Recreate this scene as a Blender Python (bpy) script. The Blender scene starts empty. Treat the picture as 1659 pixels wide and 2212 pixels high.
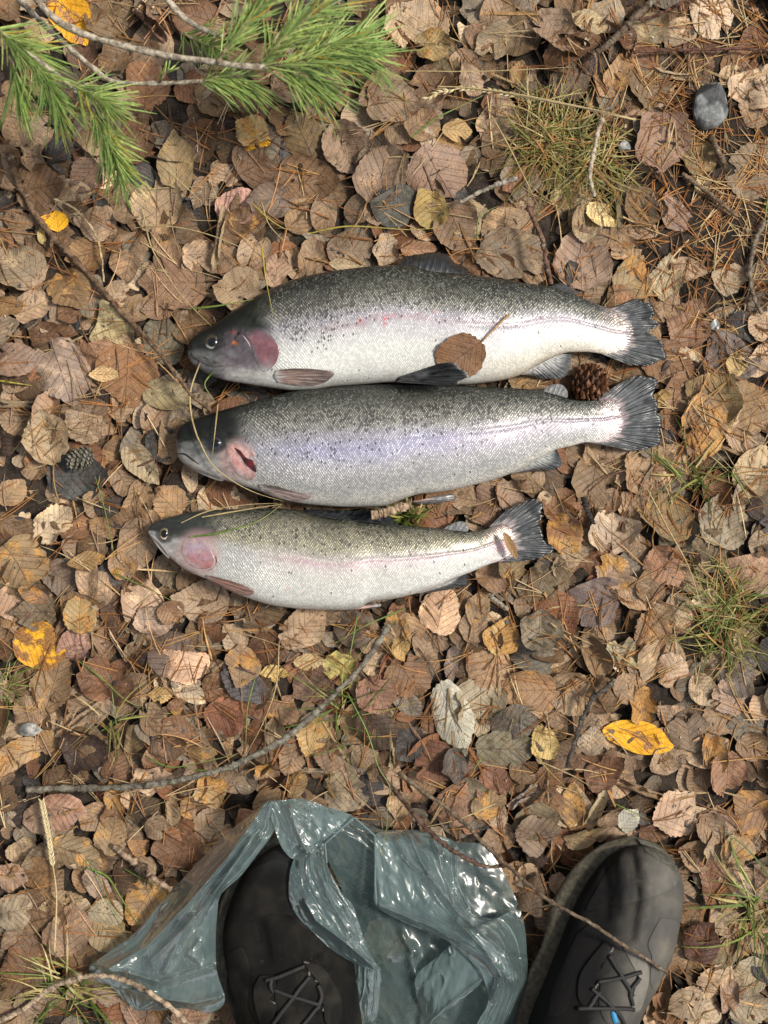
import bpy, math, random
import numpy as np
from mathutils import Vector
from mathutils.bvhtree import BVHTree
random.seed(7); RNG = np.random.default_rng(11)
scene = bpy.context.scene
COL = scene.collection

# ---------------------------------------------------------------- camera, world, sun, exposure
H = 1.40                        # camera height above the litter, metres
S = 0.00043                     # metres per unit of the 1659 x 2212 measuring grid, at ground level
CX, CY = 829.5, 1106.0
cam_d = bpy.data.cameras.new('camera'); cam = bpy.data.objects.new('camera', cam_d); COL.objects.link(cam)
cam.location = (0, 0, H); cam.rotation_euler = (0, 0, 0)
cam_d.sensor_fit = 'HORIZONTAL'; cam_d.sensor_width = 24.0
cam_d.lens = 12.0 * H / (CX * S)
cam_d.clip_start = 0.02; cam_d.clip_end = 60
cam_d.dof.use_dof = True; cam_d.dof.focus_distance = H - 0.02; cam_d.dof.aperture_fstop = 3.2
scene.camera = cam

SUN_EL, SUN_AZ = math.radians(56), math.radians(80)      # azimuth measured clockwise from the top of the picture (+Y)
world = bpy.data.worlds.new('World'); scene.world = world; world.use_nodes = True
wn = world.node_tree; wn.nodes.clear()
sky = wn.nodes.new('ShaderNodeTexSky'); sky.sky_type = 'NISHITA'; sky.sun_disc = False
sky.sun_elevation = SUN_EL; sky.sun_rotation = SUN_AZ
sky.air_density = 1.0; sky.dust_density = 4.0; sky.ozone_density = 1.0
hs = wn.nodes.new('ShaderNodeHueSaturation'); hs.inputs['Saturation'].default_value = 0.22
bg = wn.nodes.new('ShaderNodeBackground'); bg.inputs['Strength'].default_value = 0.086
wo = wn.nodes.new('ShaderNodeOutputWorld')
wn.links.new(sky.outputs[0], hs.inputs['Color']); wn.links.new(hs.outputs[0], bg.inputs['Color']); wn.links.new(bg.outputs[0], wo.inputs['Surface'])
sun_d = bpy.data.lights.new('sun', 'SUN'); sun_d.energy = 2.8; sun_d.angle = math.radians(10); sun_d.color = (1.0, 0.92, 0.80)
sun = bpy.data.objects.new('sun', sun_d); COL.objects.link(sun)
sdir = Vector((math.sin(SUN_AZ) * math.cos(SUN_EL), math.cos(SUN_AZ) * math.cos(SUN_EL), math.sin(SUN_EL)))
sun.rotation_euler = (-sdir).to_track_quat('-Z', 'Y').to_euler(); sun.location = sdir * 5
vs = scene.view_settings; vs.view_transform = 'Standard'; vs.look = 'None'; vs.gamma = 1.0; vs.use_curve_mapping = False
vs.exposure = 0.58
scene.render.engine = 'CYCLES'
scene.cycles.max_bounces = 8; scene.cycles.transparent_max_bounces = 24

# ---------------------------------------------------------------- helpers
def W(px, py, z=0.0):
    """A point of the measuring grid at height z, as world coordinates."""
    px = np.asarray(px, float); py = np.asarray(py, float); z = np.asarray(z, float)
    k = S * (H - z) / H
    return np.stack(np.broadcast_arrays((px - CX) * k, (CY - py) * k, z), -1)
def G(x, y, z):
    k = S * (H - z) / H
    return x / k + CX, CY - y / k

def hash2(ix, iy, seed):
    h = (ix.astype(np.int64) * 374761393 + iy.astype(np.int64) * 668265263 + seed * 974711) & 0x7fffffff
    h = ((h ^ (h >> 13)) * 1274126177) & 0x7fffffff
    return ((h ^ (h >> 16)) & 0xffff) / 65535.0
def vnoise(x, y, seed=0):
    x = np.asarray(x, float); y = np.asarray(y, float)
    ix = np.floor(x); iy = np.floor(y); fx = x - ix; fy = y - iy
    fx = fx * fx * (3 - 2 * fx); fy = fy * fy * (3 - 2 * fy)
    a = hash2(ix, iy, seed); b = hash2(ix + 1, iy, seed); c = hash2(ix, iy + 1, seed); d = hash2(ix + 1, iy + 1, seed)
    return (a * (1 - fx) + b * fx) * (1 - fy) + (c * (1 - fx) + d * fx) * fy
def fbm(x, y, seed=0, o=4):
    t = 0; a = .5; n = 0
    for k in range(o):
        t = t + a * vnoise(x, y, seed + k * 17); n += a; a *= .5; x = x * 2.03 + 5.1; y = y * 2.03 + 9.7
    return t / n
def ridged(x, y, seed=0, o=3):
    t = 0; a = .55; n = 0
    for k in range(o):
        t = t + a * (1 - np.abs(2 * vnoise(x, y, seed + k * 31) - 1)); n += a; a *= .5; x = x * 2.1 + 3.3; y = y * 2.1 + 1.7
    return t / n
def sstep(a, b, x):
    t = np.clip((np.asarray(x, float) - a) / (b - a), 0, 1); return t * t * (3 - 2 * t)
def mix(a, b, f):
    f = np.asarray(f)[..., None]; return np.asarray(a) * (1 - f) + np.asarray(b) * f
def resample(pts, n, smooth=True):
    """n points evenly along a polyline (any dimension), rounded by a Catmull-Rom curve."""
    p = np.asarray(pts, float)
    if smooth and len(p) > 2:
        q = np.vstack([2 * p[0] - p[1], p, 2 * p[-1] - p[-2]]); out = []
        for i in range(1, len(q) - 2):
            t = np.linspace(0, 1, 13)[:-1, None]
            a, b, c, d = q[i - 1], q[i], q[i + 1], q[i + 2]
            out.append(.5 * (2 * b + (c - a) * t + (2 * a - 5 * b + 4 * c - d) * t ** 2 + (3 * b - a - 3 * c + d) * t ** 3))
        p = np.vstack(out + [q[-2][None]])
    L = np.r_[0, np.cumsum(np.linalg.norm(np.diff(p[:, :2], axis=0), axis=1))]
    s = np.linspace(0, L[-1], n)
    return np.stack([np.interp(s, L, p[:, k]) for k in range(p.shape[1])], -1)
def pchip(pts):
    p = np.array(sorted(pts), float); x, y = p[:, 0], p[:, 1]; h = np.diff(x); d = np.diff(y) / h
    m = np.zeros(len(x)); m[0] = d[0]; m[-1] = d[-1]
    for i in range(1, len(x) - 1):
        if d[i - 1] * d[i] > 0:
            w1 = 2 * h[i] + h[i - 1]; w2 = h[i] + 2 * h[i - 1]; m[i] = (w1 + w2) / (w1 / d[i - 1] + w2 / d[i])
    def f(q):
        q = np.clip(np.asarray(q, float), x[0], x[-1]); i = np.clip(np.searchsorted(x, q, side='right') - 1, 0, len(x) - 2)
        t = (q - x[i]) / h[i]
        return (2*t**3-3*t**2+1)*y[i] + (t**3-2*t**2+t)*h[i]*m[i] + (-2*t**3+3*t**2)*y[i+1] + (t**3-t**2)*h[i]*m[i+1]
    return f
def inside(poly, x, y):
    poly = np.asarray(poly, float); x = np.asarray(x, float); y = np.asarray(y, float); r = np.zeros(x.shape, bool)
    x0, y0 = poly[:, 0], poly[:, 1]; x1, y1 = np.roll(x0, -1), np.roll(y0, -1)
    for a, b, c, d in zip(x0, y0, x1, y1):
        if b == d: continue
        k = ((b > y) != (d > y)) & (x < (c - a) * (y - b) / (d - b) + a); r ^= k
    return r
def polydist(pts, x, y):
    p = np.asarray(pts, float); best = np.full(np.shape(x), 1e9)
    for a, b in zip(p[:-1], p[1:]):
        ab = b - a; t = np.clip(((x - a[0]) * ab[0] + (y - a[1]) * ab[1]) / (ab @ ab + 1e-12), 0, 1)
        best = np.minimum(best, np.hypot(x - a[0] - t * ab[0], y - a[1] - t * ab[1]))
    return best

ORG = {}
def tag(o, label=None, cat=None, group=None, kind=None):
    if label: o['label'] = label
    if cat: o['category'] = cat
    if group: o['group'] = group
    if kind: o['kind'] = kind
    return o
def thing(name, loc, label=None, cat=None, group=None):
    o = bpy.data.objects.new(name, None); o.empty_display_size = .02; o.location = loc; COL.objects.link(o)
    ORG[o.name] = np.array(loc, float); return tag(o, label, cat, group)
def mk(name, V, F, mat, parent=None, tint=None, uv=None, attrs=None, cols=None, smooth=True, origin=None):
    """Links V, F (world coordinates) as ONE mesh object."""
    V = np.asarray(V, float)
    if parent is not None: org = ORG[parent.name]
    else: org = np.array(origin, float) if origin is not None else np.r_[V[:, :2].mean(0), V[:, 2].min()]
    me = bpy.data.meshes.new(name)
    F = F.tolist() if isinstance(F, np.ndarray) else F
    me.from_pydata((V - org).tolist(), [], F)
    if smooth: me.polygons.foreach_set('use_smooth', np.ones(len(me.polygons), bool))
    def cattr(nm, arr):
        a = me.color_attributes.new(nm, 'FLOAT_COLOR', 'POINT'); arr = np.asarray(arr, float)
        if arr.ndim == 1: arr = np.tile(arr, (len(V), 1))
        if arr.shape[1] == 3: arr = np.c_[arr, np.ones(len(V))]
        a.data.foreach_set('color', arr.astype(np.float32).ravel())
    if tint is not None: cattr('tint', tint)
    for k, v in (cols or {}).items(): cattr(k, v)
    for k, v in (attrs or {}).items():
        a = me.attributes.new(k, 'FLOAT', 'POINT'); a.data.foreach_set('value', np.broadcast_to(np.asarray(v, np.float32), (len(V),)).copy())
    if uv is not None:
        ul = me.uv_layers.new(name='UVMap'); li = np.empty(len(me.loops), np.int32); me.loops.foreach_get('vertex_index', li)
        ul.data.foreach_set('uv', np.asarray(uv, np.float32)[li].ravel())
    if mat: me.materials.append(mat)
    o = bpy.data.objects.new(name, me); COL.objects.link(o)
    if parent is not None: o.parent = parent; ORG[o.name] = org
    else: o.location = org; ORG[o.name] = org
    return o
def gridF(n, m, wrap=False, off=0):
    i, j = np.meshgrid(np.arange(n - 1), np.arange(m if wrap else m - 1), indexing='ij'); j2 = (j + 1) % m
    return (np.stack([i * m + j, i * m + j2, (i + 1) * m + j2, (i + 1) * m + j], -1).reshape(-1, 4) + off)
def tube(P, R, sides=6, jit=0.0, seed=0, cap=True):
    P = np.asarray(P, float); n = len(P); R = np.broadcast_to(np.asarray(R, float), (n,))
    T = np.gradient(P, axis=0); T /= np.linalg.norm(T, axis=1)[:, None] + 1e-12
    up = np.tile([0, 0, 1.0], (n, 1)); k = np.abs(T[:, 2]) > .95; up[k] = [1, 0, 0]
    A = np.cross(T, up); A /= np.linalg.norm(A, axis=1)[:, None] + 1e-12; B = np.cross(A, T)
    th = np.linspace(0, 2 * np.pi, sides, endpoint=False)
    rr = R[:, None] * (1 + jit * (np.random.default_rng(seed).random((n, sides)) - .5) * 2)
    V = (P[:, None] + rr[..., None] * (np.cos(th)[None, :, None] * A[:, None] + np.sin(th)[None, :, None] * B[:, None])).reshape(-1, 3)
    F = gridF(n, sides, True).tolist()
    if cap: F += [list(range(sides))[::-1], list(range((n - 1) * sides, n * sides))]
    return V, F
def join(parts):
    V = []; F = []; o = 0
    for v, f in parts:
        V.append(v); f = f.tolist() if isinstance(f, np.ndarray) else f
        F += [[i + o for i in q] for q in f]; o += len(v)
    return np.vstack(V), F
def sheet(P, th):
    """A grid of points (n, m, 3) as a closed thin shell."""
    n, m = P.shape[:2]; top = P.reshape(-1, 3); bot = top - [0, 0, th]
    F = gridF(n, m); F2 = gridF(n, m)[:, ::-1] + n * m
    e = np.r_[np.arange(m), np.arange(1, n) * m + m - 1, (n - 1) * m + np.arange(m - 2, -1, -1), np.arange(n - 2, 0, -1) * m]
    e2 = np.roll(e, -1)
    side = np.stack([e2, e, e + n * m, e2 + n * m], -1)
    return np.vstack([top, bot]), np.vstack([F, F2, side])

# ---------------------------------------------------------------- materials
class NT:
    def __init__(s, name):
        s.m = bpy.data.materials.new(name); s.m.use_nodes = True; s.t = s.m.node_tree; s.t.nodes.clear()
        s.out = s.n('ShaderNodeOutputMaterial'); s.b = s.n('ShaderNodeBsdfPrincipled'); s.l(s.b.outputs[0], s.out.inputs['Surface'])
    def n(s, t, **k):
        x = s.t.nodes.new(t)
        for a, b in k.items(): setattr(x, a, b)
        return x
    def l(s, a, b): s.t.links.new(a, b)
    def val(s, sock, v):
        if hasattr(v, 'is_linked') or hasattr(v, 'links'): s.l(v, sock)
        elif isinstance(v, (tuple, list)) and sock.type == 'RGBA' and len(v) == 3: sock.default_value = (*v, 1)
        else: sock.default_value = v
    def math(s, op, a, b=0.0, c=0.0, clamp=False):
        x = s.n('ShaderNodeMath', operation=op, use_clamp=clamp)
        for i, v in enumerate((a, b, c)): s.val(x.inputs[i], v)
        return x.outputs[0]
    def mixc(s, f, a, b, mode='MIX'):
        x = s.n('ShaderNodeMix', data_type='RGBA', blend_type=mode); s.val(x.inputs[0], f); s.val(x.inputs[6], a); s.val(x.inputs[7], b); return x.outputs[2]
    def attr(s, nm): return s.n('ShaderNodeAttribute', attribute_name=nm)
    def noise(s, vec, scale, detail=3, rough=.55, out=0, dist=0):
        x = s.n('ShaderNodeTexNoise'); s.val(x.inputs['Scale'], scale); x.inputs['Detail'].default_value = detail; x.inputs['Roughness'].default_value = rough
        x.inputs['Distortion'].default_value = dist
        if vec is not None: s.l(vec, x.inputs['Vector'])
        return x.outputs[out]
    def vor(s, vec, scale, rand=1.0, feat='F1'):
        x = s.n('ShaderNodeTexVoronoi', feature=feat); x.inputs['Scale'].default_value = scale; x.inputs['Randomness'].default_value = rand
        if vec is not None: s.l(vec, x.inputs['Vector'])
        return x
    def ramp(s, f, a, b, lo=0.0, hi=1.0):
        x = s.n('ShaderNodeMapRange', interpolation_type='SMOOTHSTEP'); s.val(x.inputs[0], f)
        x.inputs[1].default_value = a; x.inputs[2].default_value = b; s.val(x.inputs[3], lo); s.val(x.inputs[4], hi); return x.outputs[0]
    def bump(s, h, dist, strength=1.0, normal=None):
        x = s.n('ShaderNodeBump'); x.inputs['Strength'].default_value = strength; x.inputs['Distance'].default_value = dist; s.l(h, x.inputs['Height'])
        if normal is not None: s.l(normal, x.inputs['Normal'])
        return x.outputs[0]
    def set(s, **k):
        names = dict(col='Base Color', rough='Roughness', spec='Specular IOR Level', metal='Metallic', normal='Normal', coat='Coat Weight', coatr='Coat Roughness', alpha='Alpha', trans='Transmission Weight', sheen='Sheen Weight')
        for a, v in k.items(): s.val(s.b.inputs[names[a]], v)
    def objvec(s, spread=True):
        tc = s.n('ShaderNodeTexCoord'); v = tc.outputs['Object']
        if spread:
            oi = s.n('ShaderNodeObjectInfo'); m = s.math('MULTIPLY', oi.outputs['Random'], 37.0)
            c = s.n('ShaderNodeCombineXYZ'); s.l(m, c.inputs[0]); s.l(m, c.inputs[1]); s.l(m, c.inputs[2])
            a = s.n('ShaderNodeVectorMath', operation='ADD'); s.l(v, a.inputs[0]); s.l(c.outputs[0], a.inputs[1]); v = a.outputs[0]
        return v

def leaf_material():
    t = NT('leaf'); v = t.objvec(); tint = t.attr('tint').outputs['Color']; t2 = t.attr('tint2')
    uv = t.n('ShaderNodeUVMap'); sp = t.n('ShaderNodeSeparateXYZ'); t.l(uv.outputs[0], sp.inputs[0])
    u = sp.outputs[0]; w = t.math('ABSOLUTE', t.math('SUBTRACT', sp.outputs[1], .5))
    mid = t.ramp(w, .004, .016, 1, 0)
    q = t.math('FRACT', t.math('MULTIPLY', t.math('SUBTRACT', u, t.math('MULTIPLY', w, .75)), 6.5))
    q = t.math('ABSOLUTE', t.math('SUBTRACT', q, .5))
    sec = t.ramp(q, .03, .09, 1, 0)
    vein = t.math('MAXIMUM', mid, t.math('MULTIPLY', sec, .75))
    fine = t.vor(v, 420, 1.0, 'DISTANCE_TO_EDGE').outputs['Distance']
    finev = t.ramp(fine, .0, .12, 1, 0)
    n1 = t.noise(v, 70, 4, .6); n2 = t.noise(v, 260, 4, .65); n3 = t.noise(v, 28, 2, .5)
    patch = t.ramp(t.math('ADD', n1, t.math('MULTIPLY', t2.outputs['Alpha'], .5)), .70, .80)
    c = t.mixc(patch, tint, t2.outputs['Color'])
    c = t.mixc(t.ramp(n3, .42, .68, 0, .45), c, t.mixc(1, c, (.62, .50, .42), 'MULTIPLY'))
    c = t.mixc(t.ramp(n1, .38, .66, 0, .8), c, t.mixc(1, c, (1.42, 1.34, 1.2), 'MULTIPLY'))
    c = t.mixc(t.ramp(n2, .55, .68, 0, .6), c, t.mixc(1, c, (.45, .38, .34), 'MULTIPLY'))
    veincol = t.mixc(t.ramp(n3, .45, .55), t.mixc(1, c, (1.35, 1.28, 1.15), 'MULTIPLY'), t.mixc(1, c, (.60, .52, .46), 'MULTIPLY'))
    c = t.mixc(t.math('MULTIPLY', vein, t.ramp(t.noise(v, 50, 2), .35, .65, .05, .42)), c, veincol)
    c = t.mixc(t.math('MULTIPLY', finev, .10), c, t.mixc(1, c, (.55, .48, .42), 'MULTIPLY'))
    sv = t.vor(v, 330, 1.0); spot = t.math('MULTIPLY', t.ramp(sv.outputs['Distance'], .16, .30, 1, 0), t.ramp(n1, .5, .62))
    c = t.mixc(t.math('MULTIPLY', spot, .8), c, (.035, .024, .018))
    hgt = t.math('ADD', t.math('MULTIPLY', vein, .9), t.math('ADD', t.math('MULTIPLY', n2, .5), t.math('ADD', t.math('MULTIPLY', finev, .12), t.math('MULTIPLY', n1, 1.6))))
    t.set(col=c, rough=t.ramp(n1, .3, .7, .48, .72), spec=.38, normal=t.bump(hgt, .0016, .8)); return t.m
def plant_material(name, rough=.45, spec=.4, scale=300):
    t = NT(name); v = t.objvec(); n = t.noise(v, scale, 3)
    c = t.mixc(t.ramp(n, .35, .65, 0, .8), t.attr('tint').outputs['Color'], t.mixc(1, t.attr('tint').outputs['Color'], (.62, .6, .5), 'MULTIPLY'))
    t.set(col=c, rough=rough, spec=spec); return t.m
def bark_material():
    t = NT('bark'); v = t.objvec(); n = t.noise(v, 160, 5, .7); n2 = t.noise(v, 600, 3, .6); ti = t.attr('tint').outputs['Color']
    c = t.mixc(t.ramp(n, .38, .62), t.mixc(1, ti, (.45, .4, .36), 'MULTIPLY'), t.mixc(1, ti, (1.3, 1.28, 1.22), 'MULTIPLY'))
    c = t.mixc(t.ramp(n2, .6, .72, 0, .7), c, (.03, .024, .02))
    lich = t.ramp(t.noise(v, 90, 4, .7), .6, .66, 0, .5); c = t.mixc(lich, c, (.30, .32, .24))
    t.set(col=c, rough=.8, spec=.25, normal=t.bump(t.math('ADD', n, t.math('MULTIPLY', n2, .5)), .0012, .9)); return t.m
def soil_material():
    t = NT('soil'); tc = t.n('ShaderNodeTexCoord'); v = tc.outputs['Object']
    n = t.noise(v, 60, 6, .7); n2 = t.noise(v, 350, 4, .7)
    near = t.mixc(t.ramp(n, .35, .68), (.014, .011, .009), (.055, .042, .032)); near = t.mixc(t.ramp(n2, .58, .7, 0, .6), near, (.12, .10, .085))
    vo = t.vor(v, 26, 1.0); 
    hsv = t.n('ShaderNodeSeparateColor'); t.l(vo.outputs['Color'], hsv.inputs[0])
    far = t.mixc(hsv.outputs[0], (.10, .06, .035), (.30, .20, .12)); far = t.mixc(t.ramp(vo.outputs['Distance'], .45, .75), far, (.02, .015, .012))
    sx = t.n('ShaderNodeSeparateXYZ'); t.l(v, sx.inputs[0])
    r = t.math('SQRT', t.math('ADD', t.math('MULTIPLY', sx.outputs[0], sx.outputs[0]), t.math('MULTIPLY', sx.outputs[1], sx.outputs[1])))
    c = t.mixc(t.ramp(t.math('ADD', r, t.math('MULTIPLY', n, .2)), .72, .95), near, far)
    t.set(col=c, rough=.9, spec=.2, normal=t.bump(t.math('ADD', n, t.math('MULTIPLY', n2, .4)), .006, .9)); return t.m
def fish_material():
    t = NT('trout_skin'); uv = t.n('ShaderNodeUVMap'); col = t.attr('tint').outputs['Color']; scl = t.attr('scl').outputs['Fac']; spt = t.attr('spt').outputs['Fac']; drk = t.attr('drk').outputs['Fac']
    mp = t.n('ShaderNodeMapping'); mp.inputs['Rotation'].default_value = (0, 0, math.radians(45)); t.l(uv.outputs[0], mp.inputs['Vector'])
    vo = t.vor(mp.outputs[0], 1 / .00155, .32); d = vo.outputs['Distance']; sc = t.n('ShaderNodeSeparateColor'); t.l(vo.outputs['Color'], sc.inputs[0])
    ve = t.vor(mp.outputs[0], 1 / .00155, .32, 'DISTANCE_TO_EDGE').outputs['Distance']
    core = t.ramp(ve, .04, .26, 0, 1)
    n1 = t.noise(uv.outputs[0], 60, 4, .6); n2 = t.noise(uv.outputs[0], 16, 3, .6)
    # scale rims: dark between the scales, most so on the pigmented back
    f = t.math('MULTIPLY', scl, t.math('SUBTRACT', 1.0, core))
    dk = t.math('MULTIPLY', f, t.math('ADD', .11, t.math('MULTIPLY', drk, .70)))
    c = t.mixc(dk, col, t.mixc(1, col, (.10, .10, .11), 'MULTIPLY'))
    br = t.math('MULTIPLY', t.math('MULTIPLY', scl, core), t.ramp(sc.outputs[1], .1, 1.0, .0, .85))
    c = t.mixc(t.math('MULTIPLY', br, t.math('ADD', .25, t.math('MULTIPLY', drk, .55))), c, t.mixc(1, c, (3.6, 3.5, 3.2), 'MULTIPLY'))  # scale highlights painted into the colour as brighter cores
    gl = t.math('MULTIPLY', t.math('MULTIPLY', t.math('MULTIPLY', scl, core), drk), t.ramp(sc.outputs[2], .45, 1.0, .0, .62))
    c = t.mixc(t.math('MULTIPLY', gl, t.ramp(n1, .35, .6, .35, 1.0)), c, (.40, .40, .36))  # sparkle of the dark back, painted in as pale scale cores
    # black spots: single scales, more of them towards the back, gathered by a soft noise
    pr = t.math('MULTIPLY', spt, t.ramp(n1, .40, .62, .5, 1.9))
    spot = t.math('MULTIPLY', t.math('LESS_THAN', sc.outputs[0], pr), t.ramp(d, .35, .62, 1, .2))
    v2 = t.vor(uv.outputs[0], 1 / .0040, 1.0); s2 = t.n('ShaderNodeSeparateColor'); t.l(v2.outputs['Color'], s2.inputs[0])
    big = t.math('MULTIPLY', t.math('LESS_THAN', s2.outputs[0], t.math('MULTIPLY', spt, .28)), t.ramp(t.math('ADD', v2.outputs['Distance'], t.math('MULTIPLY', n1, .15)), .30, .44, 1, 0))
    c = t.mixc(t.math('MULTIPLY', t.math('MAXIMUM', spot, big), .80), c, (.012, .013, .014))
    c = t.mixc(t.ramp(n2, .4, .62, 0, .22), c, t.mixc(1, c, (.72, .72, .70), 'MULTIPLY'))
    h = t.math('MULTIPLY', scl, t.math('ADD', t.math('MULTIPLY', core, .9), t.math('MULTIPLY', sc.outputs[2], .8)))
    h = t.math('ADD', h, t.math('MULTIPLY', n1, .6))
    t.set(col=c, rough=t.ramp(sc.outputs[2], 0, 1, .28, .48), spec=t.math('ADD', .17, t.math('MULTIPLY', scl, .40)), metal=t.math('MULTIPLY', scl, .22), normal=t.bump(h, .00034, .7), coat=t.math('ADD', .07, t.math('MULTIPLY', scl, .09)), coatr=.2); return t.m
def fin_material():
    t = NT('trout_fin'); uv = t.n('ShaderNodeUVMap'); sp = t.n('ShaderNodeSeparateXYZ'); t.l(uv.outputs[0], sp.inputs[0])
    cb = t.n('ShaderNodeCombineXYZ'); t.l(t.math('MULTIPLY', sp.outputs[0], 1.0), cb.inputs[0]); t.l(t.math('MULTIPLY', sp.outputs[1], .09), cb.inputs[1])
    n = t.noise(cb.outputs[0], 38, 4, .6); n2 = t.noise(uv.outputs[0], 9, 4, .6); ti = t.attr('tint').outputs['Color']
    c = t.mixc(t.ramp(n, .36, .62), t.mixc(1, ti, (.45, .45, .47), 'MULTIPLY'), t.mixc(1, ti, (1.3, 1.3, 1.3), 'MULTIPLY'))
    c = t.mixc(t.ramp(n2, .62, .72, 0, .3), c, (.20, .215, .23))
    t.set(col=c, rough=.32, spec=.55, normal=t.bump(n, .0006, .8), coat=.2, coatr=.25); return t.m
def flat_material(name, col, rough=.5, spec=.4, noise=None, bump=None, coat=0.0, metal=0.0):
    t = NT(name); v = t.objvec()
    c = col
    if noise:
        n = t.noise(v, noise, 4, .65); c = t.mixc(t.ramp(n, .36, .64), tuple(x * .62 for x in col), tuple(x * 1.3 for x in col))
        if bump: t.set(normal=t.bump(n, bump, .8))
    t.set(col=c, rough=rough, spec=spec, coat=coat, metal=metal); return t.m
def tint_material(name, rough=.5, spec=.4, noise=200, bump=.0006, coat=0.0, lo=.6, hi=1.3):
    t = NT(name); v = t.objvec(); n = t.noise(v, noise, 4, .65); ti = t.attr('tint').outputs['Color']
    c = t.mixc(t.ramp(n, .36, .64), t.mixc(1, ti, (lo, lo, lo), 'MULTIPLY'), t.mixc(1, ti, (hi, hi, hi), 'MULTIPLY'))
    t.set(col=c, rough=rough, spec=spec, coat=coat, normal=t.bump(n, bump, .8)); return t.m
def fabric_material():
    t = NT('shoe_fabric'); uv = t.n('ShaderNodeUVMap'); v = t.objvec(False); ti = t.attr('tint').outputs['Color']
    w1 = t.n('ShaderNodeTexWave', wave_type='BANDS', bands_direction='X'); w1.inputs['Scale'].default_value = 260; t.l(uv.outputs[0], w1.inputs['Vector'])
    w2 = t.n('ShaderNodeTexWave', wave_type='BANDS', bands_direction='Y'); w2.inputs['Scale'].default_value = 260; t.l(uv.outputs[0], w2.inputs['Vector'])
    weave = t.math('MULTIPLY', w1.outputs['Fac'], w2.outputs['Fac']); n = t.noise(v, 38, 4, .6); n2 = t.noise(v, 420, 3, .6)
    c = t.mixc(t.ramp(n, .35, .68, 0, .8), ti, t.mixc(1, ti, (1.7, 1.62, 1.5), 'MULTIPLY'))
    c = t.mixc(t.math('MULTIPLY', weave, .35), c, t.mixc(1, c, (.5, .5, .5), 'MULTIPLY'))
    c = t.mixc(t.ramp(n2, .66, .76, 0, .3), c, (.13, .12, .10))
    t.set(col=c, rough=t.ramp(n, .3, .7, .50, .68), spec=.10, normal=t.bump(t.math('ADD', t.math('MULTIPLY', weave, .5), n2), .0006, .6)); return t.m
def bag_material(name, clear, a, b, fold=1.0):
    t = NT(name); v = t.objvec(False); n = t.noise(v, 14, 4, .6); uv = t.n('ShaderNodeUVMap')
    def rid(vec, scale, det, rot, sx):
        m = t.n('ShaderNodeMapping'); m.inputs['Rotation'].default_value = (0, 0, rot); m.inputs['Scale'].default_value = (sx, 1, 1); t.l(vec, m.inputs['Vector'])
        x = t.n('ShaderNodeTexNoise', noise_type='RIDGED_MULTIFRACTAL'); x.inputs['Scale'].default_value = scale; x.inputs['Detail'].default_value = det; x.inputs['Roughness'].default_value = .55; x.inputs['Distortion'].default_value = .35
        t.l(m.outputs[0], x.inputs['Vector']); return x.outputs[0]
    r1 = rid(uv.outputs[0], 3.8, 3, .12, .25); r2 = rid(v, 42, 3, .5, .55); r3 = rid(v, 120, 2, -.7, .45)
    mask = t.ramp(t.noise(v, 13, 2, .5), .52, .66)
    h = t.math('ADD', t.math('MULTIPLY', r1, t.math('ADD', .10, t.math('MULTIPLY', mask, .55))), t.math('ADD', t.math('MULTIPLY', t.math('MULTIPLY', r2, mask), .34), t.math('MULTIPLY', t.math('MULTIPLY', r3, mask), .16)))
    dirt = t.ramp(t.noise(v, 260, 3, .7), .68, .76, 0, .5)
    c = t.mixc(dirt, t.mixc(t.ramp(n, .35, .65), a, b), (.42, .38, .30))
    t.set(col=c, rough=.36, spec=.3, normal=t.bump(h, .0007 * fold, .8))
    tr = t.n('ShaderNodeBsdfTransparent'); t.val(tr.inputs[0], tuple(min(1, .45 + x * 1.15) for x in b))
    tl = t.n('ShaderNodeBsdfTranslucent'); t.val(tl.inputs[0], b)
    m1 = t.n('ShaderNodeMixShader'); m1.inputs[0].default_value = .34; t.l(t.b.outputs[0], m1.inputs[1]); t.l(tl.outputs[0], m1.inputs[2])
    lw = t.n('ShaderNodeLayerWeight'); lw.inputs['Blend'].default_value = .35                  # film looks denser at a grazing angle
    f = t.math('MULTIPLY', t.ramp(n, .3, .7, clear - .08, clear + .08), t.math('SUBTRACT', 1.0, t.math('MULTIPLY', lw.outputs['Facing'], .75)))
    m2 = t.n('ShaderNodeMixShader'); t.val(m2.inputs[0], f); t.l(m1.outputs[0], m2.inputs[1]); t.l(tr.outputs[0], m2.inputs[2])
    gl = t.n('ShaderNodeBsdfGlossy'); gl.inputs['Roughness'].default_value = .15; t.l(t.b.inputs['Normal'].links[0].from_socket, gl.inputs['Normal'])
    fr = t.n('ShaderNodeFresnel'); fr.inputs['IOR'].default_value = 1.5; t.l(t.b.inputs['Normal'].links[0].from_socket, fr.inputs['Normal'])
    m3 = t.n('ShaderNodeMixShader'); t.val(m3.inputs[0], t.math('MULTIPLY', fr.outputs[0], .42, clamp=True)); t.l(m2.outputs[0], m3.inputs[1]); t.l(gl.outputs[0], m3.inputs[2])
    t.l(m3.outputs[0], t.out.inputs['Surface']); return t.m
M_LEAF = leaf_material(); M_PLANT = plant_material('grass_and_needles'); M_BARK = bark_material(); M_SOIL = soil_material()
M_FISH = fish_material(); M_FIN = fin_material(); M_FABRIC = fabric_material(); M_BAG = bag_material('thin_plastic', .30, (.115, .172, .175), (.185, .262, .265)); M_CLEAR = bag_material('clear_thin_plastic', .46, (.075, .12, .125), (.135, .20, .205), .8)
M_FLESH = tint_material('wet_flesh', .32, .45, 260, .0004, .25, .86, 1.12); M_STONE = tint_material('stone', .75, .4, 120, .0016); M_SOLE = tint_material('sole_rubber', .7, .3, 240, .0006)
M_EYE = tint_material('fish_eye', .14, .4, 700, .0001, .25); M_CONE = tint_material('cone_scale', .55, .35, 500, .0004)
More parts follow.
